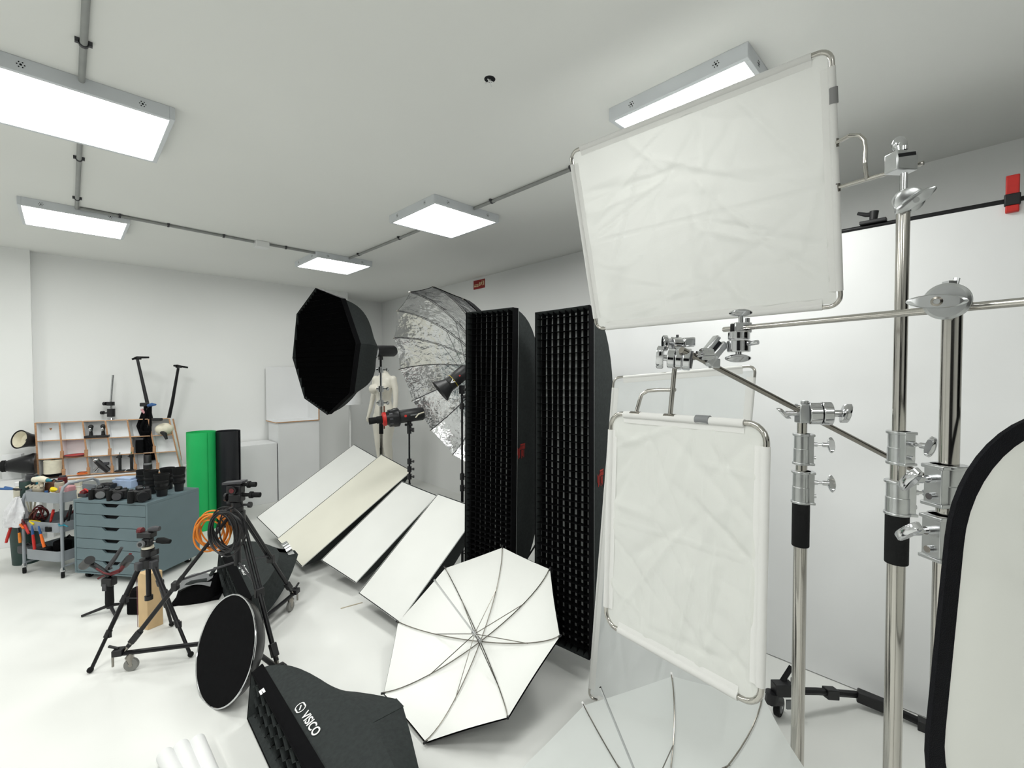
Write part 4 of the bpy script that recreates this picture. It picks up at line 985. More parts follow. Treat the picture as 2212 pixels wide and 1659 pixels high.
def clampy(p, m, label, d1, L=.10, tip='black_plastic'):
    t = thing('hand_clamp', label, 'clamp', p, 'loose clamps on the trolley'); d1 = V(d1).normalized(); u, w_ = perp(d1)
    s = u if abs(u.z) < .8 else w_
    MB().tube([p, p+d1*L*.5+s*.012, p+d1*L+s*.026], [.008, .010, .009], 8).build('handle', m, t)
    MB().tube([p, p+d1*L*.5-s*.012, p+d1*L-s*.026], [.008, .010, .009], 8).build('handle', m, t)
    MB().tube([p+d1*.01, p-d1*L*.25+s*.012, p-d1*L*.5+s*.003], [.009, .008, .005], 8).build('jaw', tip, t)
    MB().tube([p+d1*.01, p-d1*L*.25-s*.012, p-d1*L*.5-s*.003], [.009, .008, .005], 8).build('jaw', tip, t)
    return t
zt = .629
# top tier
p = TP(40, zt, .06); t = thing('spray_bottle', 'white capped bottle at left of the trolley top', 'bottle', p); MB().lathe([(.028, 0), (.03, .01), (.03, .08), (.014, .10)], p, Z, 16).build('bottle', 'cream', t); MB().cyl(p+Z*.10, p+Z*.135, .022, n=14).build('cap', 'print_white', t)
p = TP(55, zt, .09); t = thing('dark_tin', 'dark green tin beside the white bottle on trolley', 'tin', p); MB().lathe([(.036, 0), (.038, .005), (.038, .13), (.036, .135)], p, Z, 18).build('can', 'dark_green', t); MB().cyl(p+Z*.135, p+Z*.14, .034, n=18).build('lid', 'dark_grey', t)
clampy(TP(32, .72, .0), 'blue', 'blue hand clamp biting the left rim of the trolley', rgt*-1+Z*.1, .11)
p = TP(90, zt, .12); t = thing('glue_gun', 'cream and teal hot glue gun on the trolley top', 'glue gun', p)
MB().tube([p+Z*.15-rgt*.07, p+Z*.155, p+Z*.145+rgt*.05], [.022, .028, .022], 12).build('barrel', 'cream', t); MB().tube([p+Z*.15, p+Z*.08-rgt*.01, p+Z*.0], [.02, .018, .016], 10).build('handle', 'beige', t); MB().cyl(p+Z*.145+rgt*.05, p+Z*.14+rgt*.085, .016, .008, n=12).build('nozzle', 'teal', t)
p = TP(84, zt+.03, .11); t = thing('work_glove', 'crumpled grey work glove in front of the glue gun', 'glove', p); mb = MB(); mb.ball(p+Z*.04, (.05, .035, .04), TF.ax)
mb.build('palm', 'beige', t)
for k, (a, b) in enumerate(((-.04, .03), (-.02, .055), (.005, .06), (.03, .045))): MB().tube([p+Z*.03+rgt*a, p+Z*(.075)+rgt*(a*1.5)-fwd*.015, p+Z*.06+rgt*(a*1.9)-fwd*.03], [.014, .012, .009], 8).build('finger', 'beige', t)
p = TP(114, zt, .05); t = thing('glue_bottle', 'white bottle with bright yellow cap on the trolley', 'bottle', p); MB().lathe([(.022, 0), (.024, .01), (.024, .06), (.012, .085)], p, Z, 14).build('bottle', 'print_white', t); MB().tube([p+Z*.083, p+Z*.10+rgt*.012], [.02, .024], 12).build('cap', 'yellow', t)
p = TP(101, zt, .03); t = thing('small_bottle', 'small white bottle with violet cap on the trolley', 'bottle', p); MB().lathe([(.016, 0), (.017, .05), (.009, .062)], p, Z, 12).build('bottle', 'print_white', t); MB().cyl(p+Z*.062, p+Z*.085, .011, n=12).build('cap', 'blue', t)
p = TP(117, zt, .18); t = thing('tool_case', 'dark brown tool case deep in the trolley top', 'case', p); mb = MB(); mb.box(p+Z*.06, (.12, .07, .12), TF.ax); mb.build('case', 'brown', t, bevel=.01); mb = MB(); mb.tube([p+Z*.12-rgt*.03, p+Z*.14, p+Z*.12+rgt*.03], .006, 6); mb.build('handle', 'black_plastic', t)
p = TP(150, zt, .12); t = thing('pink_carton', 'pink carton tied with white string on the trolley', 'box', p); mb = MB(); mb.box(p+Z*.055, (.10, .08, .11), TF.ax); mb.build('carton', 'pink', t, bevel=.004)
mb = MB(); mb.box(p+Z*.05-TF.ey*.041, (.035, .002, .045), TF.ax); mb.build('white_label', 'print_white', t); mb = MB(); mb.box(p+Z*.055, (.104, .084, .006), TF.ax); mb.build('string', 'print_white', t)
p = TP(171, zt, .16); t = thing('paper_bag', 'crumpled cream paper bag at trolley right end', 'bag', p); MB().lathe([(.025, 0), (.03, .05), (.022, .10), (.03, .14), (.018, .155)], p, Z, 9).build('bag', 'cream', t, smooth=0); MB().ring(p+Z*.10, Z, .023, .003, 16, 6).build('tie', 'print_white', t)
for k, (px_, y_, h_, m_, lab) in enumerate(((66, .16, .17, 'dark_grey', 'dark grey upright battery pack between tin and glue gun'), (75, .20, .15, 'teal', 'teal tin at the back of the trolley top'), (128, .14, .13, 'beige', 'beige pot behind the trolley post'), (136, .22, .15, 'dark_red', 'dark red tin near the pink carton'))):
    p = TP(px_, zt, y_); t = thing('small_pot', lab, 'pot', p); MB().lathe([(.028, 0), (.032, .01), (.032, h_), (.026, h_+.004)], p, Z, 14).build('pot', m_, t); MB().cyl(p+Z*(h_+.002), p+Z*(h_+.016), .024, n=14).build('lid', 'dark_grey', t)
# middle tier
zm = .384
p = TP(85, zm, .10); t = thing('cable_bundle', 'dark red bundle of cords in the middle tier', 'cord', p)
for k in range(7):
    a = k*.9; MB().ring(p+Z*(.09+.012*(k % 3))+rgt*(.012*math.sin(a))+fwd*(.012*math.cos(a)), (rgt*math.cos(a)+fwd*math.sin(a)+Z*.3), .055+.006*(k % 2), .0055, 22, 6).build('loop', 'dark_red' if k % 3 else 'brown', t)
MB().cyl(p, p+Z*.05, .035, n=14).build('spool', 'black_plastic', t)
p = TP(70, zm, .15); t = thing('tube_glass', 'grey tin of pale sticks in the middle tier', 'tin', p); MB().lathe([(.03, 0), (.034, .10), (.031, .10), (.028, .01)], p, Z, 16, cap=False).build('tin', 'mid_grey', t)
for k in range(5): MB().cyl(p+Z*.01, p+Z*.19+rgt*(.03*math.cos(k*1.3))+fwd*(.03*math.sin(k*1.3)), .005, n=7).build('stick', 'cream', t)
clampy(TP(112, .47, .06), 'red', 'bright red clamp in the middle tier near the post', Z+rgt*.3, .07, 'red')
clampy(TP(136, .47, .08), 'black_plastic', 'black clamp right of the trolley post', Z*.9-rgt*.2, .085)
clampy(TP(150, .47, .10), 'black_plastic', 'taller black clamp at right end of the middle tier', Z+rgt*.2, .11)
clampy(TP(143, .46, .14), 'dark_red', 'dark red clamp behind the black clamps', Z*.7+rgt*.6, .08)
clampy(TP(64, .455, .02), 'yellow', 'yellow clamp lying on the middle tier rim', rgt-Z*.35, .07)
clampy(TP(40, .44, .0), 'orange', 'orange clamp hooked on left of the middle tier', rgt*.8-Z*.5, .08, 'brown')
clampy(TP(52, .43, .0), 'red', 'red clamp hooked beside the orange one', rgt*.4-Z*.9, .09, 'dark_red')
clampy(TP(20, .40, .03), 'red', 'large dark pink clamp hanging leftmost, handles down', -Z-rgt*.35, .15, 'dark_red')
clampy(TP(42, .36, .0), 'cable_orange', 'amber clamp hanging below the middle tier', -Z+rgt*.1, .09)
clampy(TP(71, .36, -.01), 'red', 'red handled pliers hanging below the middle tier', -Z+rgt*.1, .13, 'blue')
clampy(TP(88, .37, -.01), 'orange', 'rusty orange handled pliers hanging beside the red pair', -Z+rgt*.25, .12, 'blue')
p = TP(112, zm, .03); t = thing('tape_roll', 'black tape roll in the middle tier front corner', 'tape', p); MB().lathe([(.022, 0), (.04, 0), (.04, .035), (.022, .035)], p, Z, 20, cap=False).build('tape', 'black_rubber', t); MB().lathe([(.019, 0), (.022, 0), (.022, .035), (.019, .035)], p, Z, 20, cap=False).build('core', 'cream', t)
mb = MB(); kq = TF(TW, .02, .44); mb.ring(kq, Z, .016, .006, 14, 6); mb.tube([kq+rgt*.015, kq+rgt*.05-Z*.012], .005, 6); mb.tube([kq-rgt*.015, kq-rgt*.03+Z*.01], .005, 6)
solo(mb, 'ribbon', 'teal', 'teal ribbon tied round the trolley post', 'ribbon')
p = TP(18, .62, .0); t = thing('plastic_bag', 'crumpled clear plastic bag hanging off the trolley left', 'bag', p-Z*.25)
def bagf(u, v):
    a = 2*PI*u; r = (.012+.07*math.sin(min(v*1.25, 1)*PI/2))*(1+.25*math.sin(a*5+v*4)+.15*noise.noise(V((math.cos(a)*2, math.sin(a)*2, v*5))))
    q = lerp(TF(-.01, -.01, .66), TF(-.10, .02, .40), v); return q+TF.ex*(r*math.cos(a)*1.1)+TF.ey*(r*math.sin(a)*.7)
MB().surf(bagf, 40, 16).build('bag', 'clear_bag', t, smooth=25)
MB().ring(TF(-.012, -.008, .655), Z, .014, .004, 12, 6).build('knot', 'clear_bag', t)
p = TP(8, 0, .1); t = thing('waste_bin', 'dark green bin on the floor left of the trolley', 'bin', TF(-.30, .2, 0)); q = TF(-.27, .2, 0)
MB().lathe([(.09, 0), (.11, .40), (.115, .41), (.108, .41), (.085, .01)], q, Z, 20, cap=False).build('bin', 'dark_green', t); MB().cyl(q+Z*.0, q+Z*.01, .09, n=20).build('bin_base', 'dark_green', t)
# lower tier
zl = .139
def lump(px, y, w, h, m, name, label, cat):
    p = TP(px, zl, y); t = thing(name, label, cat, p)
    mb = MB(); mb.box(p+Z*(h/2), (w, w*.7, h), TF.ax); mb.build('body', m, t, bevel=h*.18)
    mb = MB(); mb.tube([p+Z*h*.9-TF.ex*w*.3, p+Z*(h*1.2), p+Z*h*.9+TF.ex*w*.3], .006, 6); mb.build('strap', 'black_plastic', t)
lump(62, .10, .13, .07, 'dark_grey', 'adapter_case', 'dark grey case at left of the lowest tier', 'case'); lump(98, .07, .10, .085, 'black_plastic', 'power_brick', 'glossy black power brick in the lowest tier', 'power supply')
lump(135, .12, .12, .13, 'soft_black', 'pouch', 'soft black pouch right of the post, lowest tier', 'pouch'); lump(150, .22, .14, .11, 'black_fabric', 'pouch', 'charcoal pouch deep at right of the lowest tier', 'pouch')

# --- slanted sample shelf behind the drawers
SO = V((-.202, 6.505, .662)); sx_ = flat((1.091, -.382, 0)); sy_ = Z.cross(sx_); SWD = 1.156; lean = (sy_*.2+Z*.53).normalized(); nrmS = lean.cross(sx_)*-1
if nrmS.dot(CAM-SO) < 0: nrmS = -nrmS
SH = .566
lean = (sy_*.05+Z*.53).normalized()
nrmS = lean.cross(sx_)*-1
if nrmS.dot(CAM-SO) < 0: nrmS = -nrmS
SH = .545
def SP(x, h, d): return SO+sx_*(x*(1-.06*h/SH)-.035*h/SH)+lean*h+nrmS*d      # d: out towards the room
t = thing('compartment_shelf', 'slanted white shelf of small wood-edged compartments on a table', 'shelf', SO)
axS = (sx_, lean, nrmS)
mb = MB(); mb.prism([SP(0, 0, -.094), SP(SWD, 0, -.094), SP(SWD, SH, -.094), SP(0, SH, -.094)], nrmS*.008); mb.build('back_board', 'white_board', t)
cols, rows = 6, 3
for i in range(cols+1):
    du_ = (SP(SWD*i/cols, SH, 0)-SP(SWD*i/cols, 0, 0)).normalized(); axD = (du_.cross(nrmS), du_, nrmS)
    mb = MB(); mb.box(SP(SWD*i/cols, SH/2, -.04), (.012, SH, .10), axD); dv = mb.build('divider', 'white_board', t)
    mb = MB(); mb.box(SP(SWD*i/cols, SH/2, .012), (.013, SH+.004, .006), axD); mb.build('wood_edge', 'wood', dv)
for j in range(rows+1):
    for i in range(cols):
        mb = MB(); mb.box(SP(SWD*(i+.5)/cols, SH*j/rows, -.04), (SWD/cols*(1-.06*j/rows)-.012, .010, .10), axS); lg = mb.build('ledge', 'white_board', t)
        mb = MB(); mb.box(SP(SWD*(i+.5)/cols, SH*j/rows, .0115), (SWD/cols*(1-.06*j/rows)-.013, .009, .003), axS); mb.build('wood_edge', 'plywood', lg)
for j in (0, 1):
    for i in range(1, cols):
        mb = MB(); mb.box(SP(SWD*i/cols, SH*(j/rows)+.035, .022), (.026, .075, .018), axS); mb.build('stop_block', 'wood', t, bevel=.002)
for x in (.08, SWD-.08): MB().cyl(SP(x, SH*.9, -.09), SO+sx_*x+sy_*.25-Z*.005, .012, n=8).build('prop', 'wood', t)
t = thing('white_table', 'white table carrying the slanted compartment shelf', 'table', V((SO.x, SO.y, 0)))
def TBx(x, y, zz): return V((SO.x, SO.y, 0))+sx_*x+sy_*y+Z*zz
mb = MB(); mb.box(TBx(SWD/2, .09, .629), (SWD+.04, .36, .045), (sx_, sy_, Z)); mb.build('table_top', 'white_board', t, bevel=.003)
mb = MB(); mb.box(TBx(SWD/2, -.092, .642), (SWD+.04, .004, .015), (sx_, sy_, Z)); mb.build('front_edge', 'plywood', t)
for x in (.0, SWD):
    for y in (-.05, .22):
        mb = MB(); mb.box(TBx(x, y, .303), (.05, .05, .606), (sx_, sy_, Z)); mb.build('leg', 'white_board', t)
def cell(i, j, fx=.5, d=-.02): return SP(SWD*(i+fx)/cols, SH*j/rows+.008, d)
p = cell(0, 0, .55, .0); t = thing('paper_roll', 'white paper roll in the leftmost bottom compartment', 'paper roll', p); MB().lathe([(.02, 0), (.07, 0), (.07, .13), (.02, .13)], p+Z*.03, Z, 24, cap=False).build('roll', 'cream', t); MB().lathe([(.017, 0), (.02, 0), (.02, .13), (.017, .13)], p+Z*.03, Z, 16, cap=False).build('core', 'cardboard', t)
mb = MB(); mb.box(p+Z*.014, (.15, .11, .028), (sx_, sy_, Z)); solo(mb, 'flat_case', 'soft_black', 'flat black case under the white paper roll', 'case', bevel=.004)
p = cell(1, 1, .5, .0); t = thing('red_plate', 'thin red disc in the second column compartment', 'disc', p); MB().lathe([(.0, 0), (.075, .004), (.085, .012), (.08, .014), (.0, .006)], p+Z*.004, Z, 24, cap=False).build('disc', 'red', t); MB().ring(p+Z*.016, Z, .083, .004, 28, 6).build('rim', 'dark_red', t)
p = cell(1, 0, .75, .02); t = thing('wood_ring', 'small orange-brown ring at the bottom of the shelf', 'ring', p); MB().ring(p+Z*.01, Z, .035, .009, 24, 8).build('band', 'orange', t); MB().ring(p+Z*.018, Z, .035, .004, 24, 6).build('trim', 'brown', t)
for fx, lab in ((.25, 'black clamp holder with round top, left of a pair on shelf'), (.78, 'black clamp holder with round top, right of a pair on shelf')):
    p = cell(2, 2, fx, .0); t = thing('clamp_holder', lab, 'clamp', p, 'black clamp holders on the shelf'); mb = MB(); mb.box(p+Z*.012, (.10, .05, .024), (sx_, sy_, Z)); mb.build('base', 'black_plastic', t, bevel=.004)
    MB().tube([p+Z*.02, p+Z*.07, p+Z*.105], [.018, .013, .02], 10).build('neck', 'black_plastic', t); MB().ball(p+Z*.115, .022).build('knob', 'black_plastic', t); mb = MB(); mb.ball(p+Z*.085-sy_*.02, (.012, .006, .02)); mb.build('chrome_bit', 'chrome', t)
p = cell(2, 0, .55, .01); t = thing('ball_bracket', 'black and silver tilted ball bracket in the shelf', 'bracket', p); MB().tube([p+Z*.01+sx_*.05, p+Z*.07, p+Z*.125-sx_*.045], [.028, .03, .026], 12).build('handle', 'black_plastic', t); MB().ball(p+Z*.135-sx_*.05, (.03, .03, .022)).build('ball_top', 'chrome', t); MB().tube([p+Z*.02-sx_*.06, p+Z*.06-sx_*.03], [.02, .014], 10).build('foot', 'chrome', t); mb = MB(); mb.box(p+Z*.09+sx_*.03, (.05, .03, .03), (sx_, sy_, Z)); mb.build('block', 'dark_grey', t, bevel=.004)
for fx, lab in ((.30, 'left of two slim black posts in the fourth column'), (.80, 'right of two slim black posts in the fourth column')):
    p = cell(3, 0, fx, .01); t = thing('mini_post', lab, 'post', p, 'slim black posts on the shelf'); mb = MB(); mb.box(p+Z*.006, (.08, .06, .012), (sx_, sy_, Z)); mb.build('foot', 'black_plastic', t, bevel=.003)
    MB().cyl(p+Z*.01, p+Z*.16, .013, n=12).build('post', 'black_plastic', t); mb = MB(); mb.cyl(p+Z*.14, p+Z*.17, .019, n=12); mb.cyl(p+Z*.15, p+Z*.15-sx_*.03, .007, n=8); mb.build('collar', 'black_plastic', t); MB().cyl(p+Z*.16, p+Z*.20, .006, n=8).build('stud', 'chrome', t)
p = cell(4, 1, .3, .0); t = thing('black_box', 'black upright box in the fifth column compartment', 'box', p); mb = MB(); mb.box(p+Z*.08, (.065, .06, .16), (sx_, sy_, Z)); mb.build('case', 'soft_black', t, bevel=.004); mb = MB(); mb.box(p+Z*.15, (.067, .062, .02), (sx_, sy_, Z)); mb.build('lid', 'dark_grey', t)
p = cell(4, 0, .5, .0); t = thing('black_flask', 'black flask with grey collar, bottom of the fifth column', 'flask', p); MB().lathe([(.035, 0), (.038, .01), (.038, .05), (.034, .06), (.034, .15), (.03, .155)], p, Z, 18).build('body', 'black_plastic', t); MB().lathe([(.036, .05), (.039, .052), (.039, .066), (.036, .07)], p, Z, 18, cap=False).build('collar', 'mid_grey', t)
p = cell(5, 2, .6, .0); t = thing('cream_pouch', 'round cream pouch at right end of the shelf top row', 'pouch', p); MB().ball(p+Z*.06, (.085, .06, .065)).build('shell', 'cream', t); MB().tube([p+Z*.01-sx_*.06, p+Z*.0, p+Z*.01+sx_*.06], .008, 6).build('edge', 'beige', t)
# left side reflectors standing on white blocks
q = W(60, 1000, 4.7); t = thing('white_block', 'white display block at the left end of the shelf', 'block', V((q.x, q.y, 0)))
bl = V((q.x, q.y, 0)); zA = W(50, 1027, 4.65).z; zB = W(60, 972, 4.75).z
mb = MB(); mb.box(bl+Z*(zA/2)-sx_*.10-sy_*.22, (.34, .12, zA), (sx_, sy_, Z)); mb.build('lower_block', 'white_board', t, bevel=.002)
mb = MB(); mb.box(bl+Z*((zA+zB)/2)-sx_*.03-sy_*.19, (.14, .06, zB-zA), (sx_, sy_, Z)); mb.build('upper_block', 'white_board', t, bevel=.002)
a_, b_ = W(79, 1003, 4.52), W(2, 1010, 4.38); d_ = (b_-a_).normalized(); L_ = (b_-a_).length
t = thing('snoot', 'long black conical snoot lying left of the shelf', 'snoot', V((a_.x, a_.y, zA))); MB().lathe([(.10, 0), (.105, .02), (.10, .04), (.055, L_*.8), (.05, L_*.82), (.05, L_), (.044, L_)], a_+Z*.01, d_, 28).build('cone', 'black_metal', t); MB().lathe([(.052, L_*.86), (.056, L_*.87), (.056, L_*.97), (.052, L_*.98)], a_+Z*.01, d_, 28, cap=False).build('nose_ring', 'black_rubber', t)
a_, b_ = W(77, 952, 4.60), W(41, 949, 4.46); d_ = (b_-a_).normalized(); L_ = (b_-a_).length
t = thing('reflector_dish', 'short black reflector with pale inside at the shelf left end', 'reflector', V((a_.x, a_.y, zB))); MB().lathe([(.055, 0), (.06, .01), (.065, L_*.4), (.092, L_), (.088, L_), (.06, L_*.45), (.05, .02)], a_, d_, 28, cap=False).build('bowl', 'black_metal', t); MB().lathe([(.08, L_*.97), (.062, L_*.55), (.02, L_*.5)], a_, d_, 28, cap=False).build('inner_face', 'cream', t)
# folded stands rising behind the shelf
def vpole(name, label, cat, pts, parts):
    b = V(pts[0]); return thing(name, label, cat, V((b.x, b.y, min(V(p).z for p in pts))))
d_ = 5.12
p0, p1 = W(249, 960, d_), W(244, 810, d_); ft = V((p0.x+.02, p0.y, 0)); t = thing('folded_light_stand', 'silver folded light stand with black collars behind the shelf', 'light stand', ft)
pj = W(238, 900, d_); MB().tube([ft, W(250, 950, d_), W(240, 903, d_)], .03, 12).build('leg_bundle', 'chrome', t); MB().cyl(W(231, 950, d_), W(235, 900, d_), .010, n=8).build('leg', 'chrome', t); MB().cyl(W(238, 905, d_), W(239, 868, d_), .022, n=12).build('middle_tube', 'chrome', t); MB().cyl(W(239, 870, d_), p1, .011, n=10).build('top_tube', 'chrome', t)
for (xx, y0, y1, kx) in ((240, 900, 883, 222), (239, 876, 868, 227)):
    mb = MB(); mb.cyl(W(xx, y0, d_), W(xx, y1, d_), .036, n=14); mb.cyl(W(xx, (y0+y1)/2, d_), W(kx, (y0+y1)/2+1, d_-.02), .009, n=8); mb.cyl(W(kx+2, (y0+y1)/2, d_-.02), W(kx-3, (y0+y1)/2, d_-.02), .02, n=10); mb.build('collar', 'black_plastic', t)
for (top, mid, low, hl, hr, lab) in (((297, 777), (318, 870), (346, 980), (286, 776), (322, 772), 'black pole with T handle leaning, left and taller of two'), ((385, 795), (372, 870), (362, 916), (376, 790), (406, 794), 'black pole with T handle at the right end of the shelf')):
    dd_ = 5.15 if top[0] < 330 else 5.45
    base_ = W(low[0], low[1], dd_); t = thing('handle_pole', lab, 'pole', V((base_.x, base_.y, 0)), 'T-handled black poles')
    MB().tube([W(*top, dd_), W(*mid, dd_), base_], [.014, .018, .02], 10).build('stem', 'black_metal', t)
    MB().tube([W(*hl, dd_-.05), W((hl[0]+hr[0])//2-8, top[1]-5, dd_), W(*hr, dd_+.05)], [.011, .013, .010], 8).build('handle_bar', 'black_rubber', t)
    mb = MB(); c_ = W(top[0]+1, top[1]-3, dd_); mb.box(c_, (.06, .03, .03), (rgt, fwd, upv)); mb.build('head_block', 'black_plastic', t, bevel=.004)
    MB().tube([base_, V((base_.x, base_.y, .655 if top[0] < 330 else 0))], .018, 8).build('lower_stem', 'black_metal', t)
    if top[0] > 330:
        MB().tube([W(372, 905, dd_-.02), W(382, 950, dd_-.02), W(390, 995, dd_-.05)], .016, 8).build('wood_strut', 'wood', t)
# bundle of black gear hung over the shelf
p = W(325, 905, 4.95); t = thing('cable_bunch', 'tangled black cables and clips hung over the shelf divider', 'cables', W(325, 990, 4.95))
rd = random.Random(5)
for k in range(9):
    x0 = 312+rd.uniform(-4, 22); pts = [W(x0, 880+rd.uniform(-8, 8), 4.95), W(x0-8+rd.uniform(-8, 8), 920, 4.92), W(x0-3+rd.uniform(-6, 8), 955, 4.93), W(x0+rd.uniform(-2, 8), 985+rd.uniform(-10, 10), 4.96)]
    MB().tube(pts, rd.uniform(.008, .018), 7).build('cable', 'soft_black', t)
MB().tube([W(316, 888, 4.9), W(308, 915, 4.88), W(303, 930, 4.88), W(310, 934, 4.88), W(322, 932, 4.9)], .009, 7).build('cable_loop', 'soft_black', t)
mb = MB(); mb.box(W(340, 906, 4.9), (.09, .04, .03), (rgt, fwd, upv)); mb.box(W(312, 874, 4.95), (.07, .05, .04), (rgt, fwd, upv)); mb.build('clip', 'black_plastic', t, bevel=.006)
MB().tube([W(320, 876, 4.92), W(328, 874, 4.9), W(336, 874, 4.88)], [.014, .02, .01], 8).build('blue_clip', 'blue', t); MB().tube([W(306, 884, 4.92), W(312, 893, 4.92)], [.014, .009], 8).build('pink_clip', 'pink', t)
MB().tube([W(345, 930, 4.95), W(356, 938, 4.92), W(360, 949, 4.92)], [.02, .022, .012], 8).build('clip', 'black_plastic', t)

# --- vinyl rolls
def roll(name, label, px, py, r, h, m, ph):
    c = AZ(px, py, 0)+fwd*r*.9; c.z = 0; t = thing(name, label, 'roll', c, 'standing vinyl rolls')
    def f(u, v):
        a = ph+u*2*PI*1.35; rr = r*(1-.10*u); return c+V((rr*math.cos(a), rr*math.sin(a), h*v+.002))
    MB().surf(f, 60, 2, .0015).build('sheet', m, t, smooth=60)
    def f2(u, v):
        a = ph+2.0+u*2*PI*1.1; rr = r*(.82-.08*u); return c+V((rr*math.cos(a), rr*math.sin(a), h*v*.99+.002))
    MB().surf(f2, 44, 2, .0015).build('inner_layer', m, t, smooth=60)
roll('vinyl_roll', 'bright green vinyl roll standing beside the drawers', 420, 1150, .142, 1.06, 'green_vinyl', -1.3)
roll('vinyl_roll', 'black vinyl roll standing between green roll and white box', 481, 1140, .125, 1.055, 'black_vinyl', -.6)
# --- white plinths
mb = MB(); mb.box((1.66, 6.67, .39), (.65, .40, .78)); solo(mb, 'white_plinth', 'white_board', 'low white plinth box behind the black roll', 'plinth', bevel=.003)
mb = MB(); mb.box((2.27, 6.67, .52), (.54, .40, 1.035)); solo(mb, 'white_plinth', 'white_board', 'tall white plinth box under the open corner box', 'plinth', bevel=.003)
t = thing('corner_box', 'open white corner box with raw plywood edges on tall plinth', 'box', (2.25, 6.64, 1.04))
mb = MB(); mb.box((2.255, 6.66, 1.046), (.57, .40, .012)); bt = mb.build('bottom_board', 'white_board', t)
mb = MB(); mb.box((2.255, 6.458, 1.046), (.57, .004, .0125)); mb.build('wood_edge', 'plywood', bt)
mb = MB(); mb.box((1.968, 6.66, 1.046), (.004, .40, .0125)); mb.build('wood_edge', 'plywood', bt)
mb = MB(); mb.box((2.255, 6.853, 1.42), (.57, .014, .736)); mb.build('back_board', 'white_board', t)
mb = MB(); mb.box((2.533, 6.66, 1.42), (.014, .40, .736)); sbd = mb.build('side_board', 'white_board', t)
mb = MB(); mb.box((2.533, 6.458, 1.42), (.0145, .004, .736)); mb.build('wood_edge', 'plywood', sbd)
# --- white floor lamp
p = W(757, 960, 6.45); p.z = 0; t = thing('floor_lamp', 'white floor lamp with drum shade beside the tall plinth', 'lamp', p)
MB().lathe([(.14, 0), (.14, .015), (.03, .03)], p, Z, 28).build('base', 'white_paint', t); zz0 = W(757, 873, 6.45).z
MB().cyl(p+Z*.02, p+Z*(zz0+.06), .012, n=12).build('pole', 'white_paint', t); MB().lathe([(.165, zz0), (.14, zz0+.27), (.136, zz0+.27), (.16, zz0+.002)], p, Z, 32, cap=False).build('shade', 'hazy_plastic', t)

# --- headless mannequin
mp = W(829, 806, 6.3); mp.z = 0
t = thing('mannequin', 'white headless female mannequin near the far corner', 'mannequin', mp)
MB().lathe([(.19, 0), (.19, .27), (.18, .28)], mp, Z, 32).build('plinth', 'white_paint', t)
fx_ = flat(-rgt*.55-fwd*.83); sx2 = fx_.cross(Z)   # facing; sideways
def ML(s, f, zz): return mp+sx2*s+fx_*f+Z*(zz+.27)
def loft(rings, n=20):
    mb = MB(); m = len(rings); vs = []
    for (s, f, zz, rs, rf) in rings:
        vs += [ML(s+rs*math.cos(2*PI*i/n), f+rf*math.sin(2*PI*i/n), zz) for i in range(n)]
    fs = [(j*n+i, j*n+(i+1) % n, (j+1)*n+(i+1) % n, (j+1)*n+i) for j in range(m-1) for i in range(n)]+[tuple(range(n-1, -1, -1)), tuple((m-1)*n+i for i in range(n))]
    return mb.add(vs, fs)
body = loft([(0, 0, .76, .10, .09), (0, -.01, .82, .165, .115), (0, -.01, .90, .172, .118), (0, 0, .98, .14, .10), (0, .005, 1.04, .118, .088), (0, .005, 1.10, .125, .092), (0, .01, 1.20, .148, .105), (0, .0, 1.30, .165, .10), (0, -.01, 1.36, .165, .085), (0, -.015, 1.40, .10, .065), (0, -.01, 1.43, .056, .055), (0, .0, 1.48, .052, .052)])
for sd in (-1, 1):
    body.ball(ML(sd*.078, .105, 1.215), (.072, .075, .07), (sx2, fx_, Z)); body.ball(ML(sd*.175, -.01, 1.345), (.055, .052, .055), (sx2, fx_, Z)); body.ball(ML(sd*.075, -.07, .86), (.085, .07, .085), (sx2, fx_, Z))
    L1 = [(sd*.085, 0, .86, .088, .10), (sd*.09, .01, .70, .088, .092), (sd*.088, .015, .56, .068, .072), (sd*.085, .02, .46, .056, .06), (sd*.085, .0, .36, .056, .062), (sd*.085, -.01, .24, .046, .05), (sd*.085, -.01, .10, .032, .036), (sd*.085, .0, .05, .036, .05), (sd*.085, .04, .01, .038, .09)]
    lg = loft(L1); body.add(lg.v, lg.f)
    A1 = [ML(sd*.18, -.01, 1.34), ML(sd*.215, -.015, 1.20), ML(sd*.235, 0, 1.06), ML(sd*.25, .03, .93), ML(sd*.255, .06, .84)]
    body.tube(A1, [.046, .042, .035, .03, .024], 12)
    for k in range(4): h0 = A1[-1]; body.tube([h0, h0-Z*.05+fx_*(.006*(k-1.5)*2), h0-Z*(.09+.012*(k in (1, 2)))+fx_*(.012*(k-1.5)*1.6)], [.017, .012, .008], 8)
    body.tube([A1[-1], A1[-1]-Z*.03+fx_*.03, A1[-1]-Z*.06+fx_*.04], [.015, .011, .008], 8)
o = body.build('figure', 'mannequin', t, smooth=180)
rm = o.modifiers.new('skin', 'REMESH'); rm.mode = 'VOXEL'; rm.voxel_size = .011; rm.use_smooth_shade = True
sm = o.modifiers.new('soft', 'SMOOTH'); sm.factor = .6; sm.iterations = 6

# ================================================================== tripods and things in the middle of the floor
def leg3(t, a, b, r, m='black_metal', n=3):
    d = (b-a)
    for k in range(n):
        p, q = a+d*(k/n*.96), a+d*min(1, (k+1)/n+.02); rr = r*(1-.17*k)
        MB().cyl(p, q, rr, n=12).build('leg_section', m, t)
        if k < n-1:
            c = a+d*((k+1)/n); u = d.normalized(); mb = MB(); mb.cyl(c-u*.022, c+u*.018, rr*1.28, n=12); mb.box(c+rgt*rr*1.3, (rr, rr*1.2, .035)); mb.build('leg_lock', 'black_plastic', t)
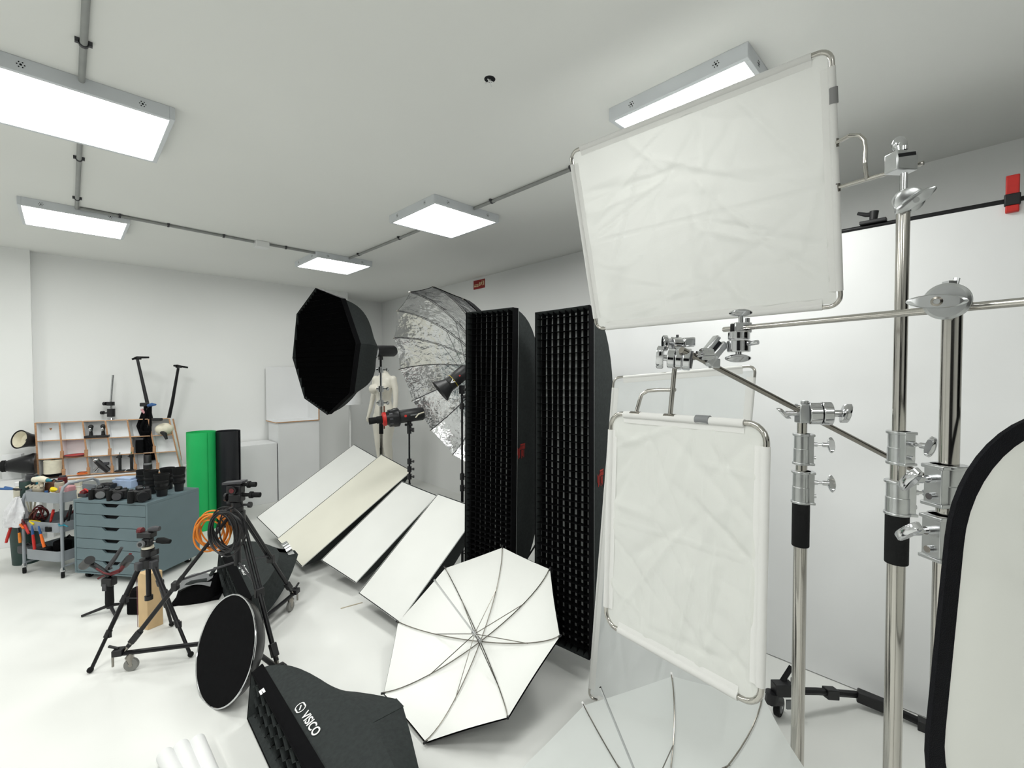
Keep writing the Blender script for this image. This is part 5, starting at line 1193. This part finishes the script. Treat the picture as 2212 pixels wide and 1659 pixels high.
# big tripod on a dolly
ap = W(512, 1112, 2.72); f1, f2, f3 = AZ(270, 1405, .12), AZ(600, 1438, .12), AZ(632, 1280, .12)
t = thing('dolly_tripod', 'large black tripod on a wheeled dolly, cables hung on it', 'tripod', V((ap.x, ap.y, 0)))
mb = MB(); mb.cyl(ap-Z*.05, ap+Z*.02, .045, n=20); mb.cyl(ap+Z*.02, ap+Z*.05, .035, n=20); mb.build('shoulder', 'black_plastic', t)
for fpt in (f1, f2, f3):
    hd_ = flat(fpt-ap); a0 = ap+hd_*.05-Z*.02
    for s in (-1, 1):
        sdv = Z.cross(hd_)*(s*.013); MB().cyl(a0+sdv, lerp(a0, fpt, .52)+sdv, .0095, n=10).build('leg_rail', 'black_metal', t)
    MB().cyl(lerp(a0, fpt, .45), lerp(a0, fpt, .97), .0125, n=12).build('leg_tube', 'black_metal', t)
    u = (fpt-a0).normalized(); c = lerp(a0, fpt, .52); mb = MB(); mb.box(c, (.045, .03, .05), (Z.cross(hd_), hd_, Z)); mb.build('leg_lock', 'black_plastic', t, bevel=.004)
    mb = MB(); mb.box(lerp(a0, fpt, .90), (.034, .034, .07), (Z.cross(hd_), u.cross(Z.cross(hd_)), u)); mb.build('leg_clamp', 'black_plastic', t, bevel=.004)
    MB().cyl(lerp(a0, fpt, .94), fpt, .013, .009, n=10).build('foot', 'nickel', t)
    MB().cyl(lerp(a0, fpt, .48), V((ap.x, ap.y, ap.z-.28)), .006, n=8).build('spreader', 'dark_grey', t)
MB().cyl(V((ap.x, ap.y, ap.z-.30)), ap, .02, n=16).build('centre_column', 'black_metal', t)
cd_ = V((ap.x, ap.y, .105))
for fpt in (f1, f2, f3):
    hd_ = flat(fpt-cd_); e_ = V((fpt.x, fpt.y, .105))+hd_*.03
    MB().tube([cd_, e_], .0135, 8).build('dolly_arm', 'black_metal', t)
    mb = MB(); mb.box(e_+Z*.012, (.05, .05, .035), (hd_, Z.cross(hd_), Z)); mb.tube([e_+Z*.03, e_+Z*.05+hd_*.05], .008, 6); mb.build('foot_clamp', 'black_plastic', t, bevel=.003)
    sdv = Z.cross(hd_); cp = e_-hd_*.06; cp.z = 0; caster(t, cp, sdv, .036, 'caster_grey', .022)
    MB().cyl(V((cp.x, cp.y, .06)), V((cp.x, cp.y, .105)), .012, n=8).build('caster_stem', 'nickel', t)
    MB().cyl(e_+hd_*.03, V((e_.x, e_.y, .035))+hd_*.03, .006, n=8).build('stop_screw', 'nickel', t)
mb = MB(); mb.cyl(cd_-Z*.02, cd_+Z*.02, .03, n=16); mb.build('dolly_hub', 'black_plastic', t)
# geared head
h = ap+Z*.05
mb = MB(); mb.cyl(h, h+Z*.03, .032, n=20); mb.build('head_base', 'black_plastic', t)
mb = MB(); mb.box(h+Z*.055, (.075, .06, .05), (rgt, fwd, upv)); mb.build('head_lower', 'black_plastic', t, bevel=.008)
mb = MB(); mb.box(h+Z*.105-rgt*.005, (.085, .055, .055), (rgt, fwd, upv)); mb.build('head_upper', 'black_plastic', t, bevel=.008)
mb = MB(); mb.box(h+Z*.145-rgt*.01, (.12, .06, .014), ((rgt+Z*.08).normalized(), fwd, upv)); mb.build('quick_plate', 'dark_grey', t, bevel=.002)
for zz, ln_ in ((.132, .085), (.07, .11)):
    k0 = h+Z*zz+rgt*.03; mb = MB(); mb.cyl(k0, k0+rgt*ln_, .011, n=12); mb.cyl(k0+rgt*ln_*.45, k0+rgt*ln_*.6, .02, n=14); mb.cyl(k0+rgt*ln_*.6, k0+rgt*ln_, .015, n=14); mb.build('gear_knob', 'black_rubber', t)
mb = MB(); q = h+Z*.105-fwd*.03; mb.cyl(q, q-fwd*.02, .024, n=20); dk = mb.build('tilt_dial', 'black_metal', t); mb = MB(); mb.cyl(q-fwd*.02, q-fwd*.022, .014, n=16); mb.build('dial_mark', 'dark_red', dk)
mb = MB(); q = h+Z*.06-rgt*.045-fwd*.015; mb.cyl(q, q-rgt*.014, .024, n=20); dk = mb.build('pan_dial', 'black_metal', t); mb = MB(); mb.cyl(q-rgt*.014, q-rgt*.016, .016, n=16); mb.build('dial_mark', 'brown', dk)
mb = MB(); q = h+Z*.01+rgt*.04; mb.cyl(q-rgt*.02, q+rgt*.03, .007, n=8); mb.cyl(q+rgt*.03, q+rgt*.045, .018, n=8); mb.build('lock_knob', 'black_plastic', t)
mb = MB(); q = h+Z*.02-rgt*.05-fwd*.01; mb.tube([h+Z*.02-rgt*.02, q], [.018, .022], 10); mb.build('lock_knob', 'black_plastic', t)
# cable coils on the tripod
def coil(name, label, m, cpx, d, rad, n, r, seed, tilt):
    rd = random.Random(seed); c = W(*cpx, d); t = thing(name, label, 'cable', c-Z*rad, 'cable coils on the large tripod')
    for k in range(n):
        cc = c+rgt*rd.uniform(-.02, .02)+fwd*rd.uniform(-.03, .03)+Z*rd.uniform(-.02, .02); rr = rad*rd.uniform(.86, 1.08); e = rd.uniform(.75, .95)
        a1 = (rgt+fwd*(tilt+rd.uniform(-.25, .25))).normalized(); a2 = (Z+rgt*rd.uniform(-.15, .15)).normalized()
        MB().tube([cc+a1*(rr*e*math.cos(2*PI*i/30))+a2*(rr*math.sin(2*PI*i/30))+fwd*(.006*math.sin(4*PI*i/30+k)) for i in range(30)], r, 6, closed=True).build('cable_loop', m, t)
    MB().tube([c+Z*rad*.8, c+Z*rad*1.05+rgt*.01, c+Z*rad*1.2+rgt*.05], .006, 6).build('hanging_tie', m, t)
coil('cable_coil', 'coil of black cable hung on the large tripod', 'black_plastic', (486, 1148), 2.58, .115, 9, .0045, 3, -.3)
coil('cable_coil', 'coil of orange cable hung behind the black coil', 'cable_orange', (460, 1148), 2.70, .10, 8, .005, 8, .25)
# small tripod
ap = W(320, 1213, 2.85); ft = [AZ(195, 1450, .01), AZ(412, 1416, .01), AZ(371, 1350, .01)]
t = thing('small_tripod', 'smaller black tripod left of the dolly tripod', 'tripod', V((ap.x, ap.y, 0)))
mb = MB(); mb.cyl(ap-Z*.03, ap+Z*.02, .045, n=18); mb.build('shoulder', 'black_plastic', t)
for fpt in ft:
    hd_ = flat(fpt-ap); a0 = ap+hd_*.045-Z*.01; leg3(t, a0, fpt, .0145)
    mb = MB(); mb.box(a0, (.04, .05, .05), (Z.cross(hd_), hd_, Z)); mb.build('leg_joint', 'dark_grey', t, bevel=.006)
    mb = MB(); mb.ball(fpt+Z*.008, (.016, .016, .016)); mb.build('rubber_foot', 'black_rubber', t)
MB().cyl(ap-Z*.22, ap+Z*.06, .014, n=14).build('centre_column', 'black_metal', t)
MB().cyl(ap-Z*.24, ap-Z*.215, .022, n=14).build('column_end', 'black_plastic', t)
h = ap+Z*.05
mb = MB(); mb.cyl(h-Z*.01, h+Z*.03, .036, n=18); mb.build('column_collar', 'black_plastic', t)
mb = MB(); mb.box(h+Z*.01+rgt*.05-fwd*.01, (.05, .02, .035), ((rgt+Z*.4).normalized(), fwd, upv)); mb.build('column_knob', 'black_plastic', t, bevel=.005)
mb = MB(); mb.cyl(h+Z*.035, h+Z*.047, .032, n=20); mb.build('level_ring', 'cream', t)
mb = MB(); mb.box(h+Z*.075, (.05, .05, .05), (rgt, fwd, upv)); mb.build('head_body', 'black_plastic', t, bevel=.01)
mb = MB(); q = h+Z*.072-rgt*.012-fwd*.03; mb.cyl(q, q-fwd*.016, .021, n=18); dk = mb.build('tilt_dial', 'mid_grey', t); mb = MB(); mb.cyl(q-fwd*.016, q-fwd*.018, .012, n=14); mb.build('dial_centre', 'black_plastic', dk)
mb = MB(); q = h+Z*.078+rgt*.02; mb.tube([q, q+rgt*.03, q+rgt*.045+Z*.008], .006, 8); mb.build('handle_rod', 'chrome', t); MB().tube([q+rgt*.04+Z*.006, q+rgt*.075+Z*.004, q+rgt*.12-Z*.002], [.016, .02, .013], 10).build('pan_handle', 'black_rubber', t)
mb = MB(); mb.box(h+Z*.12-rgt*.005, (.09, .055, .035), (rgt, fwd, upv)); mb.build('head_top', 'black_plastic', t, bevel=.006)
MB().tube([h+Z*.15+rgt*.01, h+Z*.157+rgt*.045, h+Z*.158+rgt*.075], [.014, .019, .014], 10).build('side_handle', 'dark_grey', t)
mb = MB(); q = h+Z*.145-rgt*.05; mb.cyl(q-rgt*.006, q+rgt*.02, .02, n=14); mb.build('side_knob', 'dark_red', t)
# gimbal on a mini tripod
gb = AZ(238, 1322, 0); gd_ = (gb-CAM).dot(fwd); t = thing('gimbal', 'black and red camera gimbal on a mini tripod', 'gimbal', gb)
for q in (AZ(176, 1331, .008), AZ(252, 1335, .008), AZ(275, 1303, .008)): MB().tube([gb+Z*.05, q], [.012, .008], 8).build('mini_leg', 'black_plastic', t)
MB().cyl(gb+Z*.03, W(237, 1292, gd_), .02, n=14).build('handle_base', 'black_plastic', t)
MB().lathe([(.024, 0), (.026, .03), (.024, .12), (.027, .16)], W(237, 1308, gd_), Z, 16).build('grip', 'black_rubber', t)
mb = MB(); mb.box(W(236, 1256, gd_), (.075, .06, .06), (rgt, fwd, upv)); mb.build('control_head', 'black_plastic', t, bevel=.01)
mb = MB(); mb.box(W(228, 1268, gd_-.02), (.03, .03, .05), (rgt, fwd, upv)); mb.build('trigger', 'dark_grey', t, bevel=.004)
MB().tube([W(238, 1245, gd_), W(222, 1233, gd_), W(205, 1222, gd_), W(190, 1215, gd_)], [.016, .017, .018, .02], 10).build('left_arm', 'black_plastic', t)
MB().tube([W(208, 1228, gd_-.02), W(225, 1238, gd_-.02), W(240, 1241, gd_-.02), W(258, 1236, gd_-.02)], .006, 8).build('red_trim', 'dark_red', t)
MB().cyl(W(181, 1222, gd_+.03), W(194, 1210, gd_-.03), .03, n=18).build('motor', 'black_plastic', t)
MB().tube([W(240, 1240, gd_), W(260, 1232, gd_), W(271, 1216, gd_), W(282, 1196, gd_)], [.014, .014, .013, .009], 10).build('right_arm', 'dark_red', t)
MB().cyl(W(268, 1220, gd_+.03), W(280, 1206, gd_-.03), .026, n=18).build('motor', 'black_plastic', t)
MB().tube([W(232, 1228, gd_), W(248, 1206, gd_), W(263, 1183, gd_)], [.015, .014, .010], 10).build('upright_arm', 'dark_grey', t)
MB().tube([W(238, 1230, gd_), W(236, 1222, gd_)], [.016, .012], 8).build('pivot', 'chrome', t)
MB().tube([W(212, 1250, gd_), W(222, 1244, gd_), W(232, 1243, gd_)], .007, 8).build('lock_lever', 'dark_red', t)
# wooden box, black box, bag
P0, P1, P2 = AZ(299, 1355, 0), AZ(319, 1362, 0), AZ(353, 1348, 0); P3 = P0+P2-P1; hz = W(318, 1241, (P1-CAM).dot(fwd)).z
t = thing('plywood_box', 'tan wooden box standing upright behind the small tripod', 'box', P1)
MB().prism([P0, P1, P2, P3], Z*hz).build('box', 'cardboard', t, bevel=.003)
mb = MB(); eB = (P1-P0); mb.add([P0-eB.normalized()*.004, P0-eB.normalized()*.004+Z*hz, P0-eB.normalized()*.0105+Z*hz, P0-eB.normalized()*.0105], [(0, 1, 2, 3)]); mb.build('dark_edge', 'dark_red', t)
P0 = AZ(285, 1331, 0); f = Fr(P0+fwd*.05, rgt); f.o.z = 0; t = thing('black_case', 'small black upright case left of the wooden box', 'case', f.o)
mb = MB(); f.box(mb, -.05, .055, -.04, .05, 0, .17); mb.build('case', 'soft_black', t, bevel=.012); mb = MB(); f.box(mb, -.051, .056, -.041, .051, .12, .126); mb.build('zip', 'dark_grey', t)
P0 = AZ(415, 1302, 0); f = Fr(P0+fwd*.07, (rgt*.95+fwd*.35)); f.o.z = 0; t = thing('equipment_bag', 'black open bag lying between the two tripods', 'bag', f.o)
def bag(u, v):
    a = 2*PI*u; w_ = .15*(1+.05*math.sin(3*a)); d_ = .10; k = (1-.18*v); return f(w_*k*math.copysign(abs(math.cos(a))**.7, math.cos(a)), d_*k*math.copysign(abs(math.sin(a))**.7, math.sin(a)), .002+.13*v*(1+.25*math.cos(a)))
MB().surf(bag, 44, 8, .004).build('body', 'soft_black', t, smooth=60)
mb = MB(); mb.box(f(0, 0, .012), (.30, .17, .02), f.ax); mb.build('bag_base', 'soft_black', t)
mb = MB(); mb.surf(lambda u, v: f(-.10+.20*u, -.01-.09*v, .165+.03*math.sin(PI*u)-.05*v), 10, 4, .003); mb.build('flap', 'mid_grey', t)
MB().tube([f(.06, -.03, .13), f(.11, .0, .21), f(.17, .04, .20), f(.165, .05, .12)], .014, 8).build('strap', 'black_fabric', t)
MB().tube([f(-.10, -.06, .11), f(-.02, -.08, .155), f(.07, -.06, .15)], .018, 8).build('padding', 'black_fabric', t)
# beauty dish
dc, dn_, DR = about_cam((.642, 3.06, .083), .9), V((-.924, -.206, .324)).normalized(), .262
t = thing('beauty_dish', 'round black dish with bright rim leaning on the dolly tripod', 'beauty dish', V((dc.x, dc.y, 0)))
MB().lathe([(DR, 0), (DR*.99, -.015), (DR*.9, -.06), (DR*.6, -.12), (DR*.3, -.135), (DR*.3, -.17), (DR*.26, -.17)], dc, dn_, 48).build('bowl', 'black_metal', t)
MB().ring(dc, dn_, DR, .0045, 64, 8).build('rim', 'chrome', t)
MB().lathe([(DR*.985, .001), (DR*.7, -.008), (DR*.3, -.012), (.002, -.013)], dc, dn_, 48).build('honeycomb_face', 'soft_black', t)
MB().ball(dc-dn_*.009, .006).build('centre_pin', 'mid_grey', t)
# white tubes at the bottom left
for (a0, b0, lab) in (((356, 1630), (372, 1659), 'white cardboard tube, leftmost of three at the bottom edge'), ((391, 1612), (412, 1659), 'white cardboard tube, middle of three at the bottom edge'), ((426, 1600), (450, 1659), 'white cardboard tube, rightmost of three at the bottom edge')):
    p = AZ(*a0, .034); q = AZ(*b0, .034); d_ = flat(q-p); p.z = .0315; t = thing('white_tube', lab, 'tube', V((p.x, p.y, 0)), 'white tubes on the floor')
    MB().lathe([(.026, 0), (.031, 0), (.031, .75), (.026, .75)], p, d_, 24, cap=False).build('tube', 'white_paint', t)
    MB().cyl(p+d_*.004, p+d_*.008, .026, n=20).build('end_cap', 'white_paint', t)
# wide strip of shade-free floor edge under the backdrop: nothing to add
